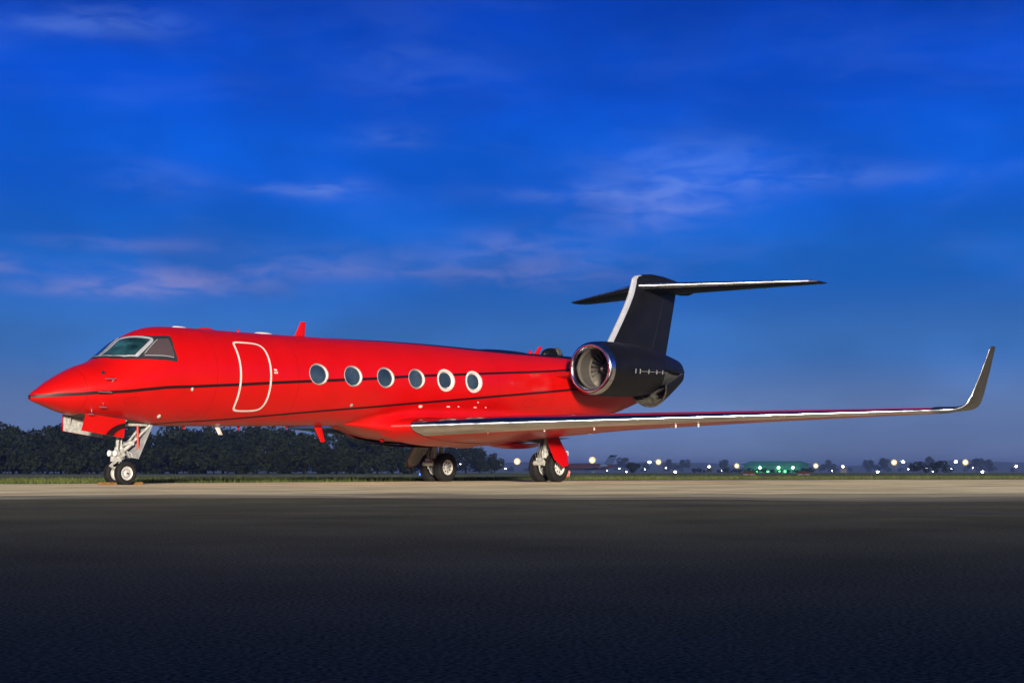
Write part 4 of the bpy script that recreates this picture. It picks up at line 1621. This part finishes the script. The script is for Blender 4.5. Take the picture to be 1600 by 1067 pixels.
# grass growing along the pavement edge
def grass():
    n = 52000
    gr = np.random.default_rng(3)
    ex = np.array([p[0] for p in far_edge[1:]] )
    ey = np.array([p[1] for p in far_edge[1:]])
    x = gr.uniform(-26, 62, n)
    y0 = np.interp(x, ex, ey)
    off = gr.gamma(1.5, 5.5, n)
    right = np.clip((x - 22) / 10, 0, 1)
    off = off + .25 + right * (3.5 + np.clip(x - 30, 0, 30) * .35)
    P = np.stack([x + right * off * .5, y0 + off, np.full(n, -.012)], -1)
    clump = .55 + .45 * np.sin(x * 1.7 + off) * np.sin(off * 1.1 + x * .6)
    h = gr.uniform(.05, .16, n) * (.6 + .7 * clump)
    a = gr.uniform(0, math.tau, n)
    w = gr.uniform(.006, .014, n)
    side = np.stack([np.cos(a), np.sin(a), 0 * a], -1) * w[:, None]
    lean = np.stack([gr.normal(0, .35, n) * h, gr.normal(0, .35, n) * h, h], -1)
    V = np.stack([P - side, P + side, P + lean], 1).reshape(-1, 3)
    me = bpy.data.meshes.new('grass')
    me.from_pydata(V.tolist(), [], np.arange(n * 3).reshape(n, 3).tolist())
    me.materials.append(MATS['grass'])
    o = link('grass', me)
    stuff(o, 'short green grass along the far edge of the pavement', 'grass')


mat('grass', (0.050, 0.062, 0.014), rough=.7, noise=(.8, .5), spec=.15)
grass()

# ================================================================== FAR SIDE OF THE AIRFIELD
mat('pole', (0.03, 0.03, 0.035), rough=0.85, spec=0.03)
mat('flood', (.02, .02, .02), emit=(1.0, .84, .48), estr=18)
mat('flood_halo', (.02, .02, .02), rough=.3, emit=(1.0, .66, .24), estr=.7)  # bowl glows by itself to paint the lamp's warm halo
mat('white_lamp', (.02, .02, .02), emit=(1.0, .95, .85), estr=22)
mat('green_lamp', (.02, .02, .02), emit=(.06, 1.0, .12), estr=14)
mat('pale_green_lamp', (.02, .02, .02), emit=(.72, 1.0, .60), estr=10)
mat('hangar_wall', (0.006, 0.026, 0.030), rough=0.85, noise=(.3, .1), spec=0.03)
mat('hangar_roof', (0.005, 0.020, 0.034), rough=0.85, noise=(.2, .1), spec=0.03)
mat('dark_red', (0.018, 0.008, 0.010), rough=0.85, spec=0.03)
mat('board_red', (0.022, 0.010, 0.011), rough=0.85, spec=0.03)
mat('board_white', (0.09, 0.085, 0.085), rough=0.85, spec=0.03)
mat('blue_white', (0.03, 0.05, 0.10), rough=0.85, spec=0.03)
mat('navy', (0.014, 0.024, 0.055), rough=0.85, spec=0.03)
mat('orange', (0.80, 0.10, 0.02), rough=.5)
mat('sign_white', (0.26, 0.26, 0.28), rough=0.85, spec=0.03)
mat('blue_lamp', (.05, .15, .8), emit=(.02, .16, 1.0), estr=1.2)
mat('hut_wall', (0.045, 0.042, 0.045), rough=0.85, spec=0.03)
mat('steel_dark', (0.04, 0.045, 0.055), rough=0.85, spec=0.03)


def floodlight(px, y, d, size, label, group='floodlights across the airfield', watts=0.0):
    size = size * 1.45
    hgt = (737.6 - y) / 2234 * d + .29
    o = empty('floodlight', polar(bearing(px), d), -R(bearing(px)))
    mb_ = MB()
    mb_.tube([(0, 0, 0), (0, 0, hgt)], [.11, .07], 8)
    mb_.box((0, 0, .12), (.6, .6, .24))
    mb_.build('pole', 'pole', o)
    mb_ = MB()
    mb_.box((0, .12, hgt + .05), (size * .9, .3, size * .9))
    hd = mb_.build('lamp_head', 'steel_dark', o, smooth=False)
    q = MB()
    q.lathe([(-.05, 0), (0, size * .4), (.12, size * .8), (.30, size * 1.05)], (0, -.06, hgt + .05), (0, -1, 0), 24)
    q.build('halo_bowl', 'flood_halo', hd)
    q = MB()
    q.lathe([(.24, 0), (.20, size * .2), (.10, size * .33), (.02, size * .36)], (0, -.10, hgt + .05), (0, -1, 0), 20)
    q.build('lamp_lens', 'flood', hd)
    tag(o, label, 'floodlight', group)
    if watts:
        ld = bpy.data.lights.new('floodlight_bulb', 'SPOT')
        ld.energy = watts
        ld.color = (1.0, .84, .52)
        ld.spot_size = R(150)
        ld.spot_blend = .6
        ld.shadow_soft_size = .6
        lo = bpy.data.objects.new('floodlight_bulb', ld)
        COL.objects.link(lo)
        lo.parent = o
        lo.location = (0, -.6, hgt)
        lo.rotation_euler = (R(90 - 12), 0, 0)
    return o


for px, y, d, sz, lab in [(808, 721, 640, .95, 'warm floodlight seen left of the port main wheels'), (925, 719, 640, .95, 'warm floodlight in front of the far airplane'), (1028, 722, 680, .85, 'warm floodlight right of the far dark bush'),
                          (1150, 728, 680, .75, 'warm floodlight at the left end of the green hangar'), (1273, 728, 680, .75, 'warm floodlight at the right end of the green hangar'), (1395, 723, 680, .85, 'warm floodlight left of the two dark bushes'),
                          (1506, 723, 680, .85, 'warm floodlight right of the two dark bushes')]:
    floodlight(px, y, d, sz, lab)


def lamp_post(px, y, d, r_, m, label, group):
    hgt = max((737.6 - y) / 2234 * d + .29, .45)
    o = empty('lamp_post', polar(bearing(px), d), -R(bearing(px)))
    mb_ = MB()
    mb_.tube([(0, 0, 0), (0, 0, hgt)], [.07, .045], 8)
    mb_.build('pole', 'pole', o)
    mb_ = MB()
    mb_.lathe([(-r_ * .8, 0), (-r_ * .6, r_ * .7), (0, r_), (r_ * .5, r_ * .75), (r_ * .7, 0)], (0, 0, hgt), (0, 0, 1), 14)
    mb_.build('lamp', m, o)
    tag(o, label, 'lamp', group)


for px, y, d, r_, m, lab in [(783, 725, 620, .42, 'white_lamp', 'small white lamp left of the first floodlight'), (790, 732, 600, .26, 'white_lamp', 'fainter low white lamp left of the first floodlight'), (720, 725, 620, .25, 'white_lamp', 'tiny white lamp against the dark tree between the wheels'),
                             (954, 723, 640, .5, 'white_lamp', 'white lamp behind the tail of the far airplane'), (1014, 722, 640, .62, 'white_lamp', 'broad white lamp left of the third floodlight'), (1054, 737, 600, .48, 'white_lamp', 'white lamp at ground level right of the third floodlight'),
                             (1107, 729, 640, .5, 'white_lamp', 'white lamp above the small hut left of the hangar'), (1315, 729, 640, .5, 'white_lamp', 'white lamp above the small hut right of the hangar'), (1369, 737, 600, .48, 'white_lamp', 'white lamp at ground level left of the sixth floodlight'),
                             (1409, 722, 640, .62, 'white_lamp', 'broad white lamp right of the sixth floodlight'), (1491, 722, 640, .62, 'white_lamp', 'broad white lamp left of the last floodlight'), (1532, 737, 600, .48, 'white_lamp', 'white lamp at ground level right of the last floodlight'),
                             (1585, 729, 640, .5, 'white_lamp', 'white lamp near the right edge of the photo'),
                             (1186, 730.5, 600, .55, 'pale_green_lamp', 'left pale green lamp in front of the hangar'), (1215, 730.5, 600, .55, 'pale_green_lamp', 'middle pale green lamp in front of the hangar'), (1237, 730.5, 600, .55, 'pale_green_lamp', 'right pale green lamp in front of the hangar'),
                             (1181, 736, 590, .34, 'green_lamp', 'leftmost low bright green light before the hangar'), (1198, 736.3, 590, .42, 'green_lamp', 'second low bright green light before the hangar'), (1216, 736, 590, .42, 'green_lamp', 'third low bright green light before the hangar'), (1225, 736.3, 590, .38, 'green_lamp', 'rightmost low bright green light before the hangar')]:
    lamp_post(px, y, d, r_, m, lab, 'small lamps across the airfield')
for px, y, r_, lab in [(948, 735, .2, 'tiny lamp under the tail of the far airplane'), (967, 732, .2, 'tiny lamp between the far airplane and its bush'), (978, 737, .22, 'tiny low lamp at the foot of the far dark bush'), (1007, 733, .24, 'tiny lamp below the broad white lamp by the third floodlight'),
                       (1040, 731, .18, 'tiny lamp below the third floodlight'), (1126, 735, .2, 'tiny lamp between the left hut and the hangar'), (1298, 735, .2, 'tiny lamp between the hangar and the right hut'), (1417, 733, .24, 'tiny lamp left of the two dark bushes'),
                       (1445, 732, .22, 'tiny lamp between the two dark bushes'), (1455, 737, .22, 'tiny low lamp in front of the two dark bushes'), (1484, 733, .24, 'tiny lamp right of the two dark bushes'), (1517, 731, .2, 'tiny lamp below the last floodlight')]:
    lamp_post(px, y, 640, r_, 'white_lamp', lab, 'small lamps across the airfield')

# green-lit hangar
ha = empty('hangar', polar(bearing(1211), 660), -R(bearing(1211)))
tag(ha, 'long low hangar lit green at the far side of the airfield', 'hangar')
W2, H1, H2 = 14.5, 3.6, 5.3
mb = MB()
mb.box((0, 6, H1 / 2), (W2 * 2, 12, H1))
mb.build('wall', 'hangar_wall', ha, smooth=False)
mb = MB()
mb.prism([(-W2 - 1.6, -1, H1), (W2 + 1.6, -1, H1), (W2 - 3.2, -1, H2), (-W2 + 3.2, -1, H2)], (0, 14, 0))
mb.build('roof', 'hangar_roof', ha, smooth=False)
for k in range(5):
    mb = MB()
    mb.box((-11.2 + k * 5.6, -.06, 1.45), (4.6, .12, 2.9))
    d_ = mb.build('hangar_door', 'hangar_roof', ha, smooth=False)
    for j in range(3):
        mb = MB()
        mb.box((-11.2 + k * 5.6 - 1.5 + j * 1.5, -.15, 1.45), (1.3, .05, 2.7))
        mb.build('door_panel', 'hangar_wall', d_, smooth=False)
for k, xx in enumerate((-7.4, 1.2, 7.7)):
    ld = bpy.data.lights.new('hangar_bulb', 'POINT')
    ld.energy = 900
    ld.color = (.15, 1.0, .30)
    ld.shadow_soft_size = .3
    lo = bpy.data.objects.new('hangar_bulb', ld)
    COL.objects.link(lo)
    lo.parent = ha
    lo.location = (xx, -2.2, 1.0)
# small huts
for px, lab in ((1107, 'small pale hut left of the green hangar'), (1316, 'small pale hut right of the green hangar')):
    o = empty('hut', polar(bearing(px), 655), -R(bearing(px)))
    mb = MB()
    mb.box((0, 0, 1.0), (2.6, 2.4, 2.0))
    mb.build('wall', 'hut_wall', o, smooth=False)

    mb = MB()
    mb.prism([(-1.6, -1.5, 2.0), (1.6, -1.5, 2.0), (0, -1.5, 2.6)], (0, 3.0, 0))
    mb.build('roof', 'pole', o, smooth=False)
    tag(o, lab, 'hut', 'huts beside the hangar')
# red and white runway boards
for px, lab in ((1169, 'red and white board on legs below the left of the hangar'), (1254, 'red and white board on legs below the right of the hangar')):
    o = empty('runway_board', polar(bearing(px), 140), -R(bearing(px)))
    mb = MB()
    mb.box((0, 0, .22), (1.15, .08, .22))
    mb.build('panel', 'board_red', o, smooth=False)
    for k in range(2):
        mb = MB()
        mb.box((-.30 + k * .60, -.05, .075), (.50, .05, .07))
        mb.build('white_panel', 'board_white', o, smooth=False)
    for k in (-1, 1):
        mb = MB()
        mb.tube([(k * .5, .02, -.02), (k * .5, .02, .14)], .02, 6)
        mb.build('leg', 'pole', o)
    tag(o, lab, 'sign', 'runway boards')
# marker sign with red block at its foot
o = empty('marker_post', polar(bearing(885), 115), -R(bearing(885)))
mb = MB()
mb.tube([(0, 0, 0), (0, 0, 1.62)], .022, 8)
mb.build('post', 'pole', o)
mb = MB()
ring = [(.17 * math.copysign(abs(math.cos(a)) ** .7, math.cos(a)), 0, 1.78 + .22 * math.copysign(abs(math.sin(a)) ** .7, math.sin(a))) for a in np.linspace(0, math.tau, 28, endpoint=False)]
mb.prism(ring, (0, .04, 0))
pl = mb.build('sign_plate', 'sign_white', o)
mb = MB()
mb.prism([(p[0] * .45, -.006, 1.78 + (p[2] - 1.78) * .45) for p in ring], (0, .004, 0))
mb.build('dark_mark', 'steel_dark', pl)
tag(o, 'white rounded marker plate on a thin post behind the port main wheels', 'sign')
o = empty('fire_hydrant', polar(bearing(886), 84), -R(bearing(886)))
mb = MB()
mb.lathe([(0, .10), (.05, .10), (.06, .07), (.34, .07), (.36, .095), (.40, .095), (.46, .06), (.50, .0)], (0, 0, 0), (0, 0, 1), 16)
mb.build('barrel', 'orange', o)
for s in (-1, 1):
    mb = MB()
    mb.tube([(s * .05, 0, .27), (s * .17, 0, .27)], [.05, .06], 10)
    mb.build('outlet', 'orange', o)
tag(o, 'red-orange hydrant in the grass just right of the port main wheels', 'hydrant')
o = empty('marker_stake', polar(bearing(889), 82), 0)
mb = MB()
mb.tube([(0, 0, 0), (0, 0, .34)], .028, 8)
mb.build('stake', 'sign_white', o)
mb = MB()
mb.tube([(0, 0, .34), (0, 0, .38)], [.03, .01], 8)
mb.build('cap', 'orange', o)
tag(o, 'short white stake beside the red-orange hydrant', 'stake')
o = empty('taxiway_light', polar(bearing(657), 74), 0)
mb = MB()
mb.lathe([(0, .07), (.02, .07), (.03, .03), (.14, .03)], (0, 0, 0), (0, 0, 1), 12)
mb.build('base', 'pole', o)
mb = MB()
mb.lathe([(.14, .05), (.20, .055), (.25, .03), (.26, 0)], (0, 0, 0), (0, 0, 1), 12)
mb.build('lens', 'blue_lamp', o)
tag(o, 'small blue taxiway light left of the starboard main wheels', 'light')

# far parked airplane with blue tail
ap = empty('parked_airplane', polar(bearing(925), 520), -R(bearing(925)))
tag(ap, 'dark distant airplane with a swept blue tail beside the floodlight', 'airplane')
mb = MB()
prof = [(-11.5, .02, 2.0), (-11.0, .35, 2.05), (-9.5, .85, 2.15), (-7.5, 1.1, 2.2), (3.0, 1.1, 2.2), (5.5, .85, 2.35), (8.0, .35, 2.6), (8.6, .1, 2.65)]
mb.grid([[(x, r_ * math.sin(k / 24 * math.tau), z + r_ * math.cos(k / 24 * math.tau)) for k in range(24)] for x, r_, z in prof], close_v=True)
mb.build('fuselage', 'dark_red', ap)
mb = MB()
mb.prism([(3.6, -.12, 2.9), (7.4, -.12, 2.9), (9.0, -.12, 6.4), (6.6, -.12, 6.6)], (0, .24, 0))
mb.build('tail_fin', 'navy', ap, smooth=False)
mb = MB()
mb.prism([(6.8, -3.6, 6.35), (8.2, -3.6, 6.35), (9.0, 0, 6.4), (8.2, 3.6, 6.35), (6.8, 3.6, 6.35), (6.6, 0, 6.4)], (0, 0, .12))
mb.build('tailplane', 'blue_white', ap, smooth=False)
for s in (-1, 1):
    mb = MB()
    mb.prism([(-3.5, s * .9, 1.5), (.8, s * .9, 1.5), (3.2, s * 9.5, 2.0), (2.0, s * 9.5, 2.0)], (0, 0, .16))
    mb.build('wing', 'blue_white', ap, smooth=False)
    mb = MB()
    mb.lathe([(0, .35), (.2, .5), (1.6, .52), (2.8, .3)], (2.6, s * 1.75, 2.7), (1, 0, 0), 18)
    mb.build('engine', 'blue_white', ap)
for x_, y_ in ((-8.2, 0), (0.4, -1.6), (.4, 1.6)):
    mb = MB()
    mb.tube([(x_, y_, .4), (x_, y_, 1.5)], .07, 8)
    mb.lathe([(-.12, .0), (-.12, .36), (.12, .36), (.12, 0)], (x_, y_, .38), (0, 1, 0), 16)
    mb.build('wheel_leg', 'steel_dark', ap)

# ---- added unseen hangar-shaped blocker behind the camera; its shadow darkens the near asphalt
mat('sheet_metal', (0.20, 0.21, 0.23), rough=.5, metal=.3, noise=(.8, .12))
mat('blocker_leaf', (0.26, 0.27, 0.28), rough=.5, noise=(.8, .12))
nh = empty('shade_blocker', (*pr(-27.6, 0), 0), -R(CAM_YAW))
tag(nh, 'added grey hangar-shaped light blocker, unseen behind the viewer', 'hangar')
mb = MB()
mb.box((0, -12, 2.7), (150, 24, 5.4))
mb.build('wall', 'sheet_metal', nh, smooth=False)
mb = MB()
mb.prism([(-75.5, .5, 5.42), (-75.5, .5, 5.9), (-75.5, -12, 7.4), (-75.5, -24.5, 5.9), (-75.5, -24.5, 5.42)], (151, 0, 0))
mb.build('roof', 'blocker_leaf', nh, smooth=False)
for k in range(10):
    mb = MB()
    mb.box((-63 + k * 14, .08, 2.4), (12.6, .14, 4.8))
    d_ = mb.build('hangar_door', 'blocker_leaf', nh, smooth=False)
    for j in range(3):
        mb = MB()
        mb.box((-63 + k * 14 - 4.2 + j * 4.2, .19, 2.4), (3.9, .06, 4.5))
        mb.build('door_panel', 'sheet_metal', d_, smooth=False)

# ================================================================== HAZE
m = bpy.data.materials.new('haze')
m.use_nodes = True
for n_ in list(m.node_tree.nodes):
    m.node_tree.nodes.remove(n_)
pv = N(m.node_tree, 'ShaderNodeVolumePrincipled')
pv.inputs['Color'].default_value = (.80, .88, 1.0, 1)
pv.inputs['Density'].default_value = .0004
pv.inputs['Anisotropy'].default_value = .78
om = N(m.node_tree, 'ShaderNodeOutputMaterial')
m.node_tree.links.new(pv.outputs[0], om.inputs['Volume'])
MATS['haze'] = m
hz = MB()
hz.box((1100, 1100, 16.5), (8260, 8260, 35.4))
stuff(hz.build('haze', m, smooth=False), 'thin blue evening haze lying over the airfield', 'haze')
